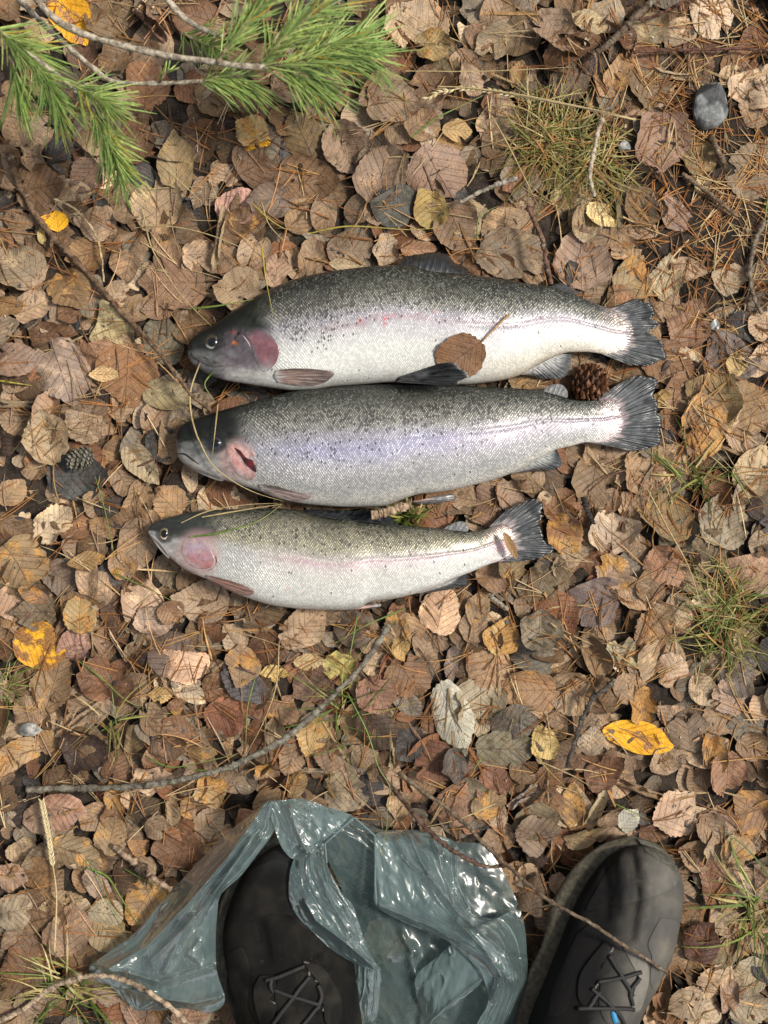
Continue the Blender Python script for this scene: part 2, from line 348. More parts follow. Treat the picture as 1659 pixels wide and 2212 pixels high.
M_LACE = flat_material('lace_cord', (.018, .018, .018), .65, .3, 900, .0003); M_BLUE = flat_material('blue_webbing', (.025, .20, .38), .5, .4)
# ---------------------------------------------------------------- ground and the height map on which everything settles
CELL = .0022; HX, HY = 1.30, 1.40
NXC, NYC = int(2 * HX / CELL), int(2 * HY / CELL)
gx = (np.arange(NXC) + .5) * CELL - HX; gy = (np.arange(NYC) + .5) * CELL - HY
def soil_h(x, y): return -.014 + .012 * (fbm(np.asarray(x) * 9 + 40, np.asarray(y) * 9 + 40, 3, 4) - .5) + .004 * (fbm(np.asarray(x) * 60 + 40, np.asarray(y) * 60 + 40, 5, 2) - .5)
GX, GY = np.meshgrid(gx, gy, indexing='ij'); HM = soil_h(GX, GY)
def hcell(x, y):
    return np.clip(((np.asarray(x) + HX) / CELL).astype(int), 0, NXC - 1), np.clip(((np.asarray(y) + HY) / CELL).astype(int), 0, NYC - 1)
def hm(x, y): i, j = hcell(x, y); return HM[i, j]
def hraise(P):
    i, j = hcell(P[:, 0], P[:, 1]); np.maximum.at(HM, (i, j), P[:, 2])

ax = np.r_[np.linspace(-9, -1.35, 16)[:-1], np.linspace(-1.35, 1.35, 300), np.linspace(1.35, 9, 16)[1:]]
AX, AY = np.meshgrid(ax, ax, indexing='ij')
gz = soil_h(AX, AY); far = np.hypot(AX, AY) > 1.5; gz[far] = -.004 + .05 * (fbm(AX[far] * .8 + 9, AY[far] * .8 + 9, 8, 3) - .5)
ground = mk('ground', np.stack([AX, AY, gz], -1).reshape(-1, 3), gridF(len(ax), len(ax)), M_SOIL, origin=(0, 0, 0))
tag(ground, 'dark forest soil under the leaf litter', None, None, 'structure')

# ---------------------------------------------------------------- fallen leaves
PAL = dict(t=(.312, .223, .150), b=(.150, .094, .051), d=(.040, .025, .018), r=(.185, .090, .047), g=(.22, .182, .138), y=(.50, .385, .155), Y=(.66, .34, .016),
           o=(.26, .158, .070), p=(.45, .35, .24), k=(.070, .064, .064), w=(.52, .47, .40))
CNAME = dict(t='tan', b='brown', d='dark brown', r='reddish brown', g='greyish brown', y='pale yellow', Y='bright yellow', o='ochre', p='pale beige', k='slate grey', w='whitish')
def leaf_outline(kind, th, rng, whole=False):
    """Radius factors (along, across) of the outline at angles th, 0 = tip."""
    c, s = np.cos(th), np.sin(th); a = np.abs(np.where(th > np.pi, 2 * np.pi - th, th)); ph = rng.random() * 9
    if kind == 'A':
        p = rng.uniform(1.62, 2.15); r = .52 / (np.abs(c) ** p + np.abs(s) ** p) ** (1 / p); r *= 1 + .10 * np.exp(-((a - 2.0) / .6) ** 2) * rng.random()
        r += .06 * rng.uniform(.5, 1.6) * np.exp(-(a / .16) ** 2) - .05 * rng.random() * np.exp(-((np.pi - a) / .35) ** 2)
        nt, amp = rng.integers(15, 27), rng.uniform(.012, .036)
    elif kind == 'B':
        p = 1.42; r = .5 / (np.abs(c) ** p + np.abs(s) ** p) ** (1 / p); r *= 1 + .10 * np.exp(-((a - 1.9) / .5) ** 2) + .05 * np.exp(-(a / .12) ** 2)
        nt, amp = rng.integers(22, 30), .045
    else:
        p = 1.7; r = .5 / (np.abs(c) ** p + np.abs(s) ** p) ** (1 / p); r *= 1 + .04 * np.exp(-(a / .12) ** 2)
        nt, amp = 30, .010
    saw = (th / (2 * np.pi) * nt + .4 * np.sin(3 * th + ph)) % 1
    r = r * (1 + .05 * np.sin(2 * th + ph) + .04 * np.sin(3 * th + 2 * ph) + .03 * np.sin(5 * th + 3 * ph)) + amp * (np.abs(saw - .55) * 2 - .5) * (.15 + 1.5 * vnoise(th * 3 + ph * 7, th * 0 + 1.3, 4))
    if rng.random() < .48 and not whole:                                         # a torn bite out of the margin
        t0 = rng.random() * 2 * np.pi; dd = np.abs((th - t0 + np.pi) % (2 * np.pi) - np.pi); wd = .12 + .2 * rng.random()
        r = r * (1 - (.12 + .38 * rng.random()) * sstep(wd, wd * .6, dd) * (.8 + .4 * vnoise(th * 9, th * 0, 8)))
    if rng.random() < .30 and not whole:                           # a piece broken off along a rough straight line
        t0 = rng.random() * 2 * np.pi; cs = np.cos(th - t0); d = rng.uniform(.16, .40) + .03 * (vnoise(th * 14, th * 0 + ph, 6) - .5)
        r = np.where(cs > .05, np.minimum(r, d / np.maximum(cs, .05)), r)
    return r
def leaf_shape(kind, L, Wd, rng, N=88, rings=(0, .2, .4, .58, .74, .86, .95, 1.0), flat=1.0):
    th = np.linspace(0, 2 * np.pi, N, endpoint=False); curl = kind == 'C'; k2 = 'A' if kind in 'CF' else kind
    r = leaf_outline(k2, th, rng, flat < .6); R = np.array(rings)[1:, None]
    rs = r[None] * R; u = np.r_[0, (rs * np.cos(th)).ravel()]; v = np.r_[0, (rs * np.sin(th)).ravel()]
    X, Y = u * L, v * Wd; m = min(L, Wd); seed = int(rng.integers(1, 9999))
    rad = np.r_[0, np.repeat(R[:, 0], N)]
    fold = rng.normal(.05, .13) * flat
    cx, cy = rng.normal(.0, .42) * flat, rng.normal(.15, .52) * flat     # bend along / across, radians per half length
    if kind == 'F': fold = .55 + .3 * rng.random()
    if kind == 'E': fold = .12; cx *= 1.2
    z = fold * np.abs(Y)
    z = z + .082 * m * (fbm(u * 3.4 + seed, v * 3.4 + 7, seed, 4) - .5) * 2 * flat * (.35 + .65 * rad) + .034 * m * flat * (ridged(u * 2.6 + seed, v * 2.6 + 3, seed + 5, 2) ** 2 - .4)
    z = z + .075 * m * flat * rad ** 3 * np.sin(np.arctan2(v, u) * rng.integers(3, 6) + seed) * rng.random()
    sec = np.abs(((u - np.abs(v) * .75) * 6.5 + .0) % 1 - .5); z = z + .007 * m * np.cos(sec * 2 * np.pi) * (1 - .5 * rad)
    def bend(q, z, k, half):
        if abs(k) < .02: return q, z
        rr = half / k; return (rr - z) * np.sin(q / rr), z * 1.0 * np.cos(q / rr) + rr * (1 - np.cos(q / rr))
    if curl: Y, z = bend(Y, z, rng.uniform(2.2, 3.0), Wd / 2); z = z * .8
    else:
        Y, z = bend(Y, z, np.clip(cy, -1.0, 1.15), Wd / 2); X, z = bend(X, z, np.clip(cx, -.9, .9), L / 2)
    if rng.random() < .36 and not curl:                             # one margin or the tip lifted and turned over
        d = rng.random() * 2 * np.pi; q = (u * np.cos(d) + v * np.sin(d)) * 2; z = z + .42 * m * flat * np.clip(q - .45, 0, 1) ** 1.5
    P = np.stack([X, Y, z], -1)
    F = [[0, 1 + j, 1 + (j + 1) % N] for j in range(N)]
    nR = len(rings) - 1
    F += (gridF(nR, N, True)[:, ::-1] + 1).tolist()
    return P, F, np.stack([u + .5, v + .5], -1), N, nR
def dense(P, N, nR):
    """Extra points between the rings, so that the height map is filled."""
    g = P[1:].reshape(nR, N, 3); a = np.concatenate([P[:1][None].repeat(N, 1), g], 0)
    out = [P]
    for t in (.34, .67): out.append((a[:-1] * (1 - t) + a[1:] * t).reshape(-1, 3))
    nb = (a + np.roll(a, 1, 1)) * .5; out.append(nb.reshape(-1, 3))
    return np.vstack(out)
def settle(P, x, y, ang, N, nR, damp=.75, q=86, lift=.0005, maxslope=.38):
    c, s = math.cos(ang), math.sin(ang); X = P[:, 0] * c - P[:, 1] * s + x; Y = P[:, 0] * s + P[:, 1] * c + y
    h = hm(X, Y); A = np.c_[X - x, Y - y, np.ones(len(X))]
    k, *_ = np.linalg.lstsq(A, h, rcond=None); k[:2] = np.clip(k[:2] * damp, -maxslope, maxslope)
    Z = A[:, :2] @ k[:2] + P[:, 2]; Z = Z + np.percentile(h - Z, q) + lift
    Pw = np.stack([X, Y, Z], -1); hraise(dense(Pw, N, nR)); return Pw
AUTO = []                                                      # (object, what it is, x, y, size) for the label pass at the end
NEWLEAF = dict(n=0)
def stalk_tube(base, direc, L, rng, z0):
    n = 6; t = np.linspace(0, 1, n); side = np.array([-direc[1], direc[0]]) * rng.normal(0, .22)
    P = np.c_[base[0] + direc[0] * L * t + side[0] * L * t ** 2, base[1] + direc[1] * L * t + side[1] * L * t ** 2, np.zeros(n)]
    P[:, 2] = z0 + .0012 * np.sin(t * 3.1); P[1:, 2] = np.maximum(P[1:, 2], hm(P[1:, 0], P[1:, 1]) + .0006)
    return tube(P, np.linspace(.0009, .0007, n), 4)
def put_leaf(kind, px, py, L, Wd, deg, cc, rng, extra=None, stalk=None, z=None):
    """One individual leaf: grid position and size, tip direction in degrees, colour code."""
    if 'Y' in cc and len(cc) > 1 and cc != 'Yo': cc = cc.replace('Y', 'y')
    base = np.mean([PAL[c] for c in cc if c in PAL], 0) if cc != 'Yo' else np.array(PAL['Y']); base = base * (rng.uniform(.95, 1.15) if cc[0] in 'Yy' else rng.uniform(.58, 1.16)) * (1 + rng.normal(0, .05, 3))
    P, F, uv, N, nR = leaf_shape(kind, L * S, Wd * S, rng, flat=.55 if 'Y' in cc else 1.0)
    w = W(px, py, 0); ang = math.radians(deg)
    Pw = settle(P, w[0], w[1], ang, N, nR)
    t2 = extra if extra else ((.33, .19, .065) if 'o' in cc else (.30, .17, .09) if 'Y' in cc else tuple(base * rng.choice([.5, .6, 1.35])))
    amt = {'o': .38}.get(cc[-1], .25 if 'Y' not in cc else .12) + (.08 if extra else 0) + rng.normal(0, .12)
    o = mk('fallen_leaf', Pw, F, M_LEAF, tint=base, uv=uv, cols={'tint2': np.tile([*t2, amt], (len(Pw), 1))}, origin=Pw[0])
    if stalk or (stalk is None and rng.random() < .42 and kind in 'AB'):
        b = Pw[1 + (nR - 1) * N + N // 2]; d = b[:2] - Pw[0, :2]; d = d / (np.linalg.norm(d) + 1e-9)
        a = rng.normal(0, .35); d = np.array([d[0] * math.cos(a) - d[1] * math.sin(a), d[0] * math.sin(a) + d[1] * math.cos(a)])
        v, f = stalk_tube(b, d, L * S * rng.uniform(.4, .75), rng, b[2])
        mk('stalk', v, f, M_PLANT, parent=o, tint=(.30, .17, .07) if rng.random() < .6 else (.12, .06, .035))
    nm = [CNAME[c] for c in dict.fromkeys(cc) if c in CNAME][:2]
    shape = dict(A='rounded toothed leaf', B='pointed birch leaf', E='slender smooth leaf', C='rolled up dry leaf', F='folded dry leaf')[kind]
    tag(o, None, 'leaf', 'fallen leaves on the forest floor')
    AUTO.append((o, ' and '.join(nm) + ' ' + shape, px, py, L * Wd)); return o
def litter_mesh(name, n, region, rng, label, N=26, rings=(0, .4, .78, 1.0), dark=1.0, size=(44, 104)):
    Vs, Fs, T, T2, U = [], [], [], [], []; o = 0; codes = 'ttttbbbbbbrrgpgkd'
    for i in range(n):
        x, y = region(rng); kind = rng.choice(list('AAAAAABBEF')); L = rng.uniform(*size) * (.55 if rng.random() < .22 else 1); Wd = L * rng.uniform(.75, 1.1) * (.6 if kind == 'E' else 1)
        P, F, uv, NN, nR = leaf_shape(kind, L * S, Wd * S, rng, N, rings, .8)
        Pw = settle(P, x, y, rng.random() * 6.283, NN, nR); c = np.array(PAL[rng.choice(list(codes))]) * rng.uniform(.5, 1.1) * dark
        Vs.append(Pw); Fs += [[a + o for a in f] for f in F]; o += len(Pw); T.append(np.tile(c, (len(Pw), 1))); U.append(uv)
        T2.append(np.tile([*(c * rng.choice([.5, 1.4])), .25 + rng.normal(0, .15)], (len(Pw), 1)))
    ob = mk(name, np.vstack(Vs), Fs, M_LEAF, tint=np.vstack(T), uv=np.vstack(U), cols={'tint2': np.vstack(T2)}, origin=(0, 0, 0))
    return tag(ob, label, None, None, 'stuff')
FX, FY = CX * S, CY * S
def reg_in(rng):
    while True:
        x, y = rng.uniform(-FX - .06, FX + .06), rng.uniform(-FY - .06, FY + .06); px, py = G(x, y, 0)
        bare = math.exp(-(((px - 1570) / 190) ** 2 + ((py - 380) / 380) ** 2))                 # thin cover where needles and soil show
        if rng.random() > .97 * bare: return x, y
def reg_out(rng):
    while True:
        x, y = rng.uniform(-1.22, 1.22), rng.uniform(-1.32, 1.32)
        e = max(abs(x) - FX, abs(y) - FY)
        if rng.random() > math.exp(-max(e, 0) / .45): continue
        if abs(x) > FX + .02 or abs(y) > FY + .02: return x, y
litter_mesh('leaf_litter', 2300, reg_in, RNG, 'deeper layer of dead leaves showing in the gaps between the top leaves')
litter_mesh('leaf_litter', 7600, reg_out, RNG, 'dead leaf litter covering the forest floor around', N=16, rings=(0, .6, 1.0), size=(60, 125))

# every leaf of the top layer that the picture shows singly: x, y, length, width, tip direction ('.': any), kind, colours (+ lies on top)
TILES = {
(0, 0): '''280,50,230,170,-60,A,Y+ 440,50,200,150,30,A,b 610,85,165,155,-50,F,t+ 800,60,200,160,.,A,b 600,340,190,160,80,A,r 690,290,120,100,.,A,k 770,350,110,130,.,A,r 120,180,120,80,.,A,o 470,230,150,140,.,A,b
900,390,220,150,0,A,b 250,400,120,140,.,A,tg 30,400,120,160,.,A,ot 1030,540,150,125,150,B,yo+ 1050,585,120,90,-10,A,Y 670,550,130,120,.,A,gk 820,550,200,160,.,A,bd 770,600,90,90,.,A,pg 1170,500,160,120,.,A,ob 1300,500,200,190,80,A,bt
1410,600,230,230,-60,F,t+ 1240,560,200,160,.,A,b 1560,370,200,170,.,A,t 1640,520,120,160,.,A,tp 1560,700,230,210,90,A,bg+ 1620,830,165,155,.,A,k+ 1240,740,240,210,0,A,b+ 1050,670,170,170,.,A,b 920,700,110,140,.,A,t 350,710,140,150,.,A,tb+
230,610,120,110,.,A,k 720,680,230,150,.,A,bt 640,830,220,200,.,A,t 130,640,100,140,.,A,t 30,680,110,160,.,A,t 150,760,170,200,.,A,b 205,900,70,90,-100,B,Y+ 970,840,180,140,.,A,pt 1110,820,180,150,.,A,bg+ 1230,880,140,130,.,A,ot 520,830,150,130,.,A,tb 60,520,150,120,.,A,bt
40,30,140,110,.,A,b 150,120,150,120,.,A,tp 340,230,170,130,.,A,b 1010,210,150,140,.,A,b 1180,340,150,140,.,A,tb 1040,420,180,150,.,A,b 540,590,180,140,.,A,b 380,560,150,120,.,A,bt 480,440,150,130,.,A,t 1350,330,150,130,.,A,bd 1470,470,130,150,.,A,tp 140,330,150,130,.,A,bt''',
(781, 0): '''160,100,180,120,-80,B,p+ 260,80,200,180,.,A,t 290,185,125,120,0,A,oY+ 290,340,180,160,180,A,rt+ 430,270,120,150,.,A,t 480,150,110,100,-60,A,rt 550,170,180,140,.,A,t 660,130,150,180,.,A,b 790,120,190,190,-60,A,tp+ 915,105,175,125,0,B,t+ 850,215,210,120,20,F,b 450,330,130,100,-60,B,t
640,290,110,70,70,B,o 1050,290,150,120,70,A,to+ 850,330,140,140,.,A,gb 1000,60,140,130,.,A,pg 1170,100,150,150,.,A,t 1440,40,200,160,.,A,p 120,420,200,160,0,A,t+ 240,510,140,150,.,A,bt 270,580,110,60,80,B,p 390,530,125,90,0,E,oY+ 360,580,110,60,-20,F,o 310,700,220,220,-60,A,pt+ 80,720,240,210,.,A,bg+
130,840,165,165,.,A,k+ 290,850,155,160,.,A,oY+ 20,590,120,120,.,A,tw 130,630,90,100,.,A,ob 440,650,120,130,.,A,g 450,890,160,130,.,A,t+ 590,890,140,120,.,A,br 830,795,135,105,60,E,py+ 980,875,145,110,-40,B,py+ 900,900,140,120,.,A,t 1180,340,180,160,.,A,bt 1230,550,250,205,-90,A,t+ 1380,640,150,150,.,A,b 1330,530,140,90,.,A,rb
1160,840,200,155,140,A,rt+ 1295,850,165,150,100,A,gt+ 1400,740,80,75,80,B,yp 1600,690,230,170,70,A,gb+ 1630,310,250,220,45,A,p+ 1520,300,110,80,80,A,p 1280,300,190,95,-10,C,p+ 1620,450,130,110,.,A,t 1210,360,140,110,.,A,tp 720,80,130,110,.,A,bt 1310,120,120,110,.,A,tp 330,250,170,130,.,A,tb
560,60,150,130,.,A,bt 90,250,130,110,.,A,b 1000,340,110,100,.,A,tb 60,330,160,120,.,A,b 700,870,140,120,.,A,bt 550,580,120,110,.,A,b 720,560,120,100,.,A,bt''',
(0, 439): '''80,260,175,175,.,A,t+ 230,70,90,85,100,B,Y+ 165,125,70,45,100,E,yY+ 280,340,180,170,.,A,ob 530,210,185,175,.,A,tr+ 690,160,160,130,.,A,to+ 710,320,240,205,180,A,tr+ 900,140,240,85,-100,C,py+ 990,100,190,170,.,A,ob 980,360,180,160,170,A,gt+ 1130,270,140,90,80,A,t+ 1270,220,150,120,80,A,tb+ 1200,240,130,80,.,F,t
1430,190,175,150,0,A,t+ 1580,190,120,115,90,A,tg+ 1420,245,140,75,0,B,tp+ 800,520,180,150,.,A,b 660,560,190,150,.,A,gb 200,540,180,120,.,A,br 430,500,220,150,-30,F,tp+ 385,610,165,155,.,A,to+ 430,700,120,70,0,B,ty+ 520,690,245,240,.,A,r+ 250,680,255,240,.,A,gt+ 680,780,215,135,-10,E,py+ 60,640,180,140,.,A,t 30,520,120,100,.,A,gt
100,820,230,90,0,C,tb+ 200,880,210,165,80,F,pt+ 340,850,180,150,.,A,t 480,600,130,120,.,A,bt 780,650,130,110,.,A,rb 270,430,130,110,.,A,rb 640,430,110,100,.,A,rt 350,200,160,130,.,A,ob 600,60,160,130,.,A,b 1190,20,200,100,.,A,b 470,370,110,100,.,A,t 560,430,130,140,.,A,tb 1040,200,160,120,.,A,t 20,420,120,100,.,A,ob 400,80,150,140,.,A,t
900,230,140,120,.,A,bt 130,420,150,130,.,A,t 600,880,130,120,.,A,tp 740,430,120,110,.,A,tb 60,90,140,120,.,A,bt 1330,40,150,120,.,A,tb 500,820,140,120,.,A,bt''',
(781, 439): '''590,100,190,160,.,A,tb+ 620,210,280,190,-10,A,bg+ 900,240,250,230,90,A,gt+ 920,80,160,140,.,A,t+ 1080,190,130,130,.,A,ot 1140,300,200,175,30,A,to+ 1250,300,200,120,80,B,p+ 1340,490,200,180,60,B,t+ 1190,540,90,80,.,A,to 1250,650,210,150,.,A,br 1160,690,190,100,.,A,b 1530,610,200,200,.,A,gk+ 1532,655,105,85,90,B,py+
1310,770,160,150,.,A,bt 1420,810,240,225,.,A,to+ 1560,830,250,190,.,A,tb 1380,900,220,140,.,A,tb 1640,640,130,100,.,A,t 230,180,140,80,0,E,ot+ 390,90,190,180,.,A,tb+ 100,190,130,95,80,A,t+ 430,230,140,130,.,A,br 1630,500,120,100,.,A,t 670,730,145,95,-10,B,to+ 1620,410,120,110,.,A,gk 1230,800,90,65,-80,B,yo+ 1260,880,90,80,.,A,rb
1010,140,130,110,.,A,tb 480,270,140,110,.,A,br 560,270,150,110,.,A,rb 700,270,130,110,.,A,bt 890,650,130,110,.,A,bg 1030,690,100,110,70,F,bt+ 950,340,150,130,.,A,bt 1060,400,130,110,.,A,br 1250,400,120,110,.,A,bt 1120,580,110,100,.,A,bt 1440,690,140,120,.,A,tb''',
(0, 878): '''200,130,210,205,100,A,tp+ 350,70,150,150,.,A,t+ 575,230,170,105,-50,F,p+ 680,140,180,170,.,A,tb+ 310,285,235,185,0,A,k+ 560,380,160,130,.,A,ot 690,395,180,135,.,B,ot+ 210,480,190,160,40,B,p+ 310,500,130,100,.,A,br 230,350,100,90,.,A,t 40,350,130,110,.,B,ot 75,650,220,215,-60,A,to+ 60,800,160,140,.,A,t 240,700,150,150,.,A,gt
360,630,150,85,10,B,oY+ 500,650,110,105,.,A,po+ 560,560,190,150,.,A,bt 690,660,150,140,.,A,tg+ 400,740,150,130,.,A,t 360,690,170,80,.,F,t 340,840,185,165,.,A,to+ 335,850,140,125,90,A,to+ 580,800,190,160,100,A,pt+ 630,870,150,150,.,A,gp+ 830,800,215,170,170,A,tp+ 480,830,200,130,.,A,bd 700,840,110,100,.,A,to+ 20,860,90,80,.,A,ob 1080,830,200,120,.,A,b
1030,870,110,90,.,A,or 1230,890,180,120,.,A,rb+ 150,840,170,130,.,A,gb 420,500,110,90,.,A,ob 140,770,130,70,.,E,ot+ 640,40,130,120,.,A,tb 500,300,130,100,.,A,bt 130,250,110,100,.,A,bt 520,480,130,120,.,A,b 620,480,120,110,.,A,tb 760,560,110,100,.,A,bt 980,800,120,100,.,A,bt 400,400,120,110,.,A,bt 60,500,140,120,.,A,b 1330,840,120,130,100,A,tb+ 60,60,120,110,.,A,bt''',
(781, 878): '''950,310,185,175,-100,A,rt+ 1190,260,245,180,0,A,tb+ 970,190,140,115,-30,B,ot+ 1250,440,245,190,150,A,to+ 1300,540,180,140,.,A,gk 830,520,155,150,.,A,ro+ 1030,500,200,195,90,A,pg+ 1240,650,165,155,-60,A,tr+ 1030,675,155,150,.,B,po+ 1420,590,170,150,80,A,bt+ 1480,470,210,200,.,A,gt+ 1450,330,130,120,80,A,br+ 1620,270,230,190,.,A,pt+ 1590,660,200,180,.,A,t+
740,700,200,195,-110,A,tb+ 850,650,160,140,.,A,t 960,800,240,190,.,A,gk+ 1110,760,190,110,.,A,bt 325,840,175,170,80,A,pt+ 800,850,180,150,.,A,or+ 1210,880,160,140,.,A,to+ 480,820,170,90,70,B,to+ 540,350,160,120,.,A,t+ 610,370,150,140,.,B,t+ 520,440,140,100,20,B,ot+ 440,380,150,110,.,A,bt 810,400,140,110,.,A,rb 540,690,140,130,.,A,rt 610,650,130,90,.,A,ot+
1540,140,140,120,.,A,bt 1400,80,240,190,.,A,to+ 1560,120,180,130,.,B,pt 900,190,110,120,.,A,bt 680,290,140,120,.,A,tb 1130,580,120,110,.,A,tb 900,560,120,110,.,A,tg 1110,400,130,120,.,A,bt 1180,730,130,110,.,A,b 690,820,120,100,.,A,bt 460,900,130,110,.,A,bt 1010,390,110,90,.,A,tb 320,380,120,110,.,A,rb 850,780,130,110,.,A,bt''',
(0, 1317): '''155,150,195,190,.,A,Yo+ 300,155,150,130,.,A,gt+ 600,80,190,140,.,A,tg 760,210,185,175,.,A,tp+ 700,180,180,160,.,A,g 980,235,160,145,90,A,to+ 1000,310,180,120,.,A,k 770,330,130,90,.,A,gp 440,300,225,200,.,A,rd+ 210,310,230,190,.,B,ot+ 1240,75,200,150,.,A,rp+ 1110,160,190,130,.,A,rb 960,130,140,100,.,A,tp 1260,215,125,80,0,B,yt+
1385,235,130,130,100,A,y+ 1115,265,120,80,0,B,yY+ 1280,310,160,150,.,A,rt+ 1170,410,155,115,10,A,ot+ 1280,510,185,135,-110,B,yo+ 1120,520,180,115,90,F,pr+ 920,440,185,165,-20,A,r+ 660,345,100,70,0,B,oY+ 730,395,95,75,0,B,ro+ 640,450,160,100,.,A,tb 740,490,140,110,.,A,br 330,580,215,205,.,A,d+ 470,640,130,110,.,A,rb+ 60,610,190,140,.,A,to+ 170,560,140,110,.,A,ob
320,450,200,110,.,F,p 640,610,140,100,.,A,rt 930,570,95,75,80,B,op+ 830,580,130,65,0,F,ob+ 620,690,180,155,.,B,pt+ 860,740,150,130,.,B,to+ 940,700,110,100,60,A,t 1090,670,120,115,.,A,po+ 1000,700,120,110,.,A,g 1350,590,130,125,.,F,t+ 1480,450,200,160,.,A,to+ 1510,340,200,135,.,A,tr+ 1620,260,170,130,.,A,r+ 1620,100,180,120,.,B,to+ 1450,80,170,140,.,A,kb
1600,530,230,75,90,C,pr+ 1280,660,120,70,0,C,g 1410,750,195,145,0,A,gt+ 1480,600,120,80,.,A,tb+ 1550,240,140,120,.,A,tp 250,820,160,140,.,A,t+ 460,770,120,80,.,A,to+ 590,830,160,130,.,A,db+ 705,820,115,80,90,B,op+ 770,810,95,65,-60,B,ot+ 640,890,110,85,.,A,t+ 850,880,130,120,.,A,tb 460,850,110,90,.,A,rb 160,850,120,120,.,A,t+ 430,130,120,110,.,A,tr 470,140,150,70,-60,C,p+
1210,720,110,80,.,A,ob+ 380,850,130,110,.,A,bt 560,320,140,120,.,A,bt 890,320,130,120,.,A,rb 540,530,120,120,80,B,to+ 100,430,150,130,.,A,tb 280,60,130,110,.,A,tb 700,540,140,110,.,A,bd 1560,640,130,110,.,A,b 1190,610,120,110,.,A,bt''',
(781, 1317): '''575,115,155,135,70,A,yo+ 730,85,170,165,-90,A,pg+ 820,30,130,110,.,A,ro 700,190,200,130,.,A,gk 190,85,140,130,.,A,ot 165,160,110,90,-60,B,oY+ 380,235,150,95,90,A,kg+ 190,270,175,165,.,A,rb+ 520,250,190,180,-110,A,pr+ 490,390,220,205,-90,A,tp+ 370,430,270,150,-70,A,pw+ 690,330,210,180,.,A,to+ 860,340,190,180,.,A,tp 630,460,190,140,20,A,kg+ 590,570,235,140,0,A,g+
750,540,140,130,-60,B,yo+ 300,620,165,160,.,A,r+ 390,630,150,145,.,A,gk+ 540,710,140,135,.,A,rb+ 440,750,150,120,.,A,t+ 380,800,190,170,.,A,tr+ 660,640,140,110,.,A,b 770,680,120,100,.,A,rb 1130,520,290,125,-14,E,Y+ 1150,400,150,140,.,A,ro+ 1190,100,190,140,-70,B,to+ 1060,190,150,130,.,B,pg+ 960,200,160,120,-60,F,tb+ 1220,220,200,140,-100,F,t+ 1270,250,140,130,.,A,p+
1270,420,130,110,.,A,t+ 1470,440,140,140,.,A,tb 1500,360,160,130,.,B,pt+ 1560,260,190,180,.,A,kg+ 1540,130,110,90,60,B,yp+ 1340,500,170,150,.,A,tb+ 1440,590,160,100,-80,F,ot+ 1500,680,180,165,-90,A,pr+ 1290,830,210,170,30,B,pt+ 1240,620,130,120,60,F,t 990,670,170,130,.,A,rb+ 1150,740,180,110,-20,F,p+ 1140,590,140,130,.,A,db 950,820,165,100,60,F,pt+ 870,810,170,130,.,A,ob+
740,800,190,140,.,A,rt+ 710,860,180,130,.,A,gb+ 560,850,120,80,90,B,p+ 650,770,130,90,40,C,w+ 940,540,120,100,90,A,g 150,810,130,125,.,B,po 60,480,180,150,.,A,db+ 60,340,150,140,.,A,tr+ 1090,860,100,80,.,A,w+ 1590,830,190,165,.,A,ob+ 1640,400,130,100,.,A,t+ 1460,900,155,140,90,A,pt+ 960,120,130,110,.,A,bt 760,440,150,120,.,A,tb 900,480,130,110,.,A,bt 820,600,130,110,.,A,bd
1050,640,130,110,.,A,bt 1380,700,130,110,.,A,tb 250,700,130,110,.,A,bt 1090,320,130,110,.,A,tb 1400,330,130,110,.,A,tp 1600,560,130,120,.,A,tb 40,120,130,110,.,A,tb 270,140,130,120,.,A,tb''',
(0, 1718): '''90,230,140,125,.,A,tp+ 190,250,150,140,.,A,tg+ 150,310,170,130,.,A,rb+ 60,340,150,125,.,A,t+ 310,240,190,140,.,A,to+ 450,170,150,130,.,A,ot+ 560,205,95,75,.,A,ro+ 640,130,100,90,.,A,t+ 590,430,185,170,.,A,to+ 730,230,200,180,.,A,br+ 400,350,150,120,80,A,tg+ 250,440,160,95,10,B,op+ 150,470,210,180,.,A,rb+ 280,560,210,160,80,A,rt+ 430,560,200,140,-60,A,tb+
430,490,140,100,.,A,gp+ 60,470,150,140,.,A,t+ 110,700,210,190,.,A,br+ 150,830,200,140,.,A,t+ 440,790,190,150,.,A,gt+ 560,900,180,100,.,A,t+ 330,350,110,90,.,A,ot 780,880,150,130,.,A,tb+ 70,600,130,120,.,A,bt 30,760,130,120,.,A,b 560,310,150,130,.,A,tb 370,270,160,120,.,A,b 30,900,150,130,.,A,tb 330,820,140,130,.,A,bt 640,880,140,110,.,A,b 520,340,140,120,.,A,bd 200,380,130,110,.,A,b''',
(781, 1718): '''1450,200,180,160,70,B,pt+ 1580,120,190,160,.,A,ob 1530,240,160,140,.,A,to+ 1540,340,180,120,-60,B,p+ 1630,350,140,110,.,A,t+ 1420,360,180,170,.,A,br+ 1480,500,130,120,.,A,tp 1540,590,150,140,.,A,o 1430,640,200,160,.,A,tb+ 1340,500,130,110,.,A,b 1570,740,180,165,.,A,pg+ 1440,760,195,165,.,B,tp+ 1380,590,160,100,60,F,rd+ 1320,840,180,130,.,B,pt+ 1600,880,165,130,.,A,p+
1260,870,150,135,.,A,rb 930,170,200,120,10,F,rp+ 720,160,190,155,.,A,gt+ 780,240,160,110,60,F,rb 690,250,110,90,.,A,d 700,400,140,115,70,A,bd+ 800,360,90,75,80,B,t+ 1290,680,130,110,.,A,tb 1640,600,130,110,.,A,t 1420,130,130,110,.,A,tb+ 1500,420,130,110,.,A,rt 610,330,130,110,.,A,ot 560,180,140,110,.,A,tb 1370,240,150,130,.,A,tb 1500,830,140,120,.,A,tp+ 1640,480,130,110,.,A,tb 520,40,140,120,.,A,to+'''}
low, high = [], []
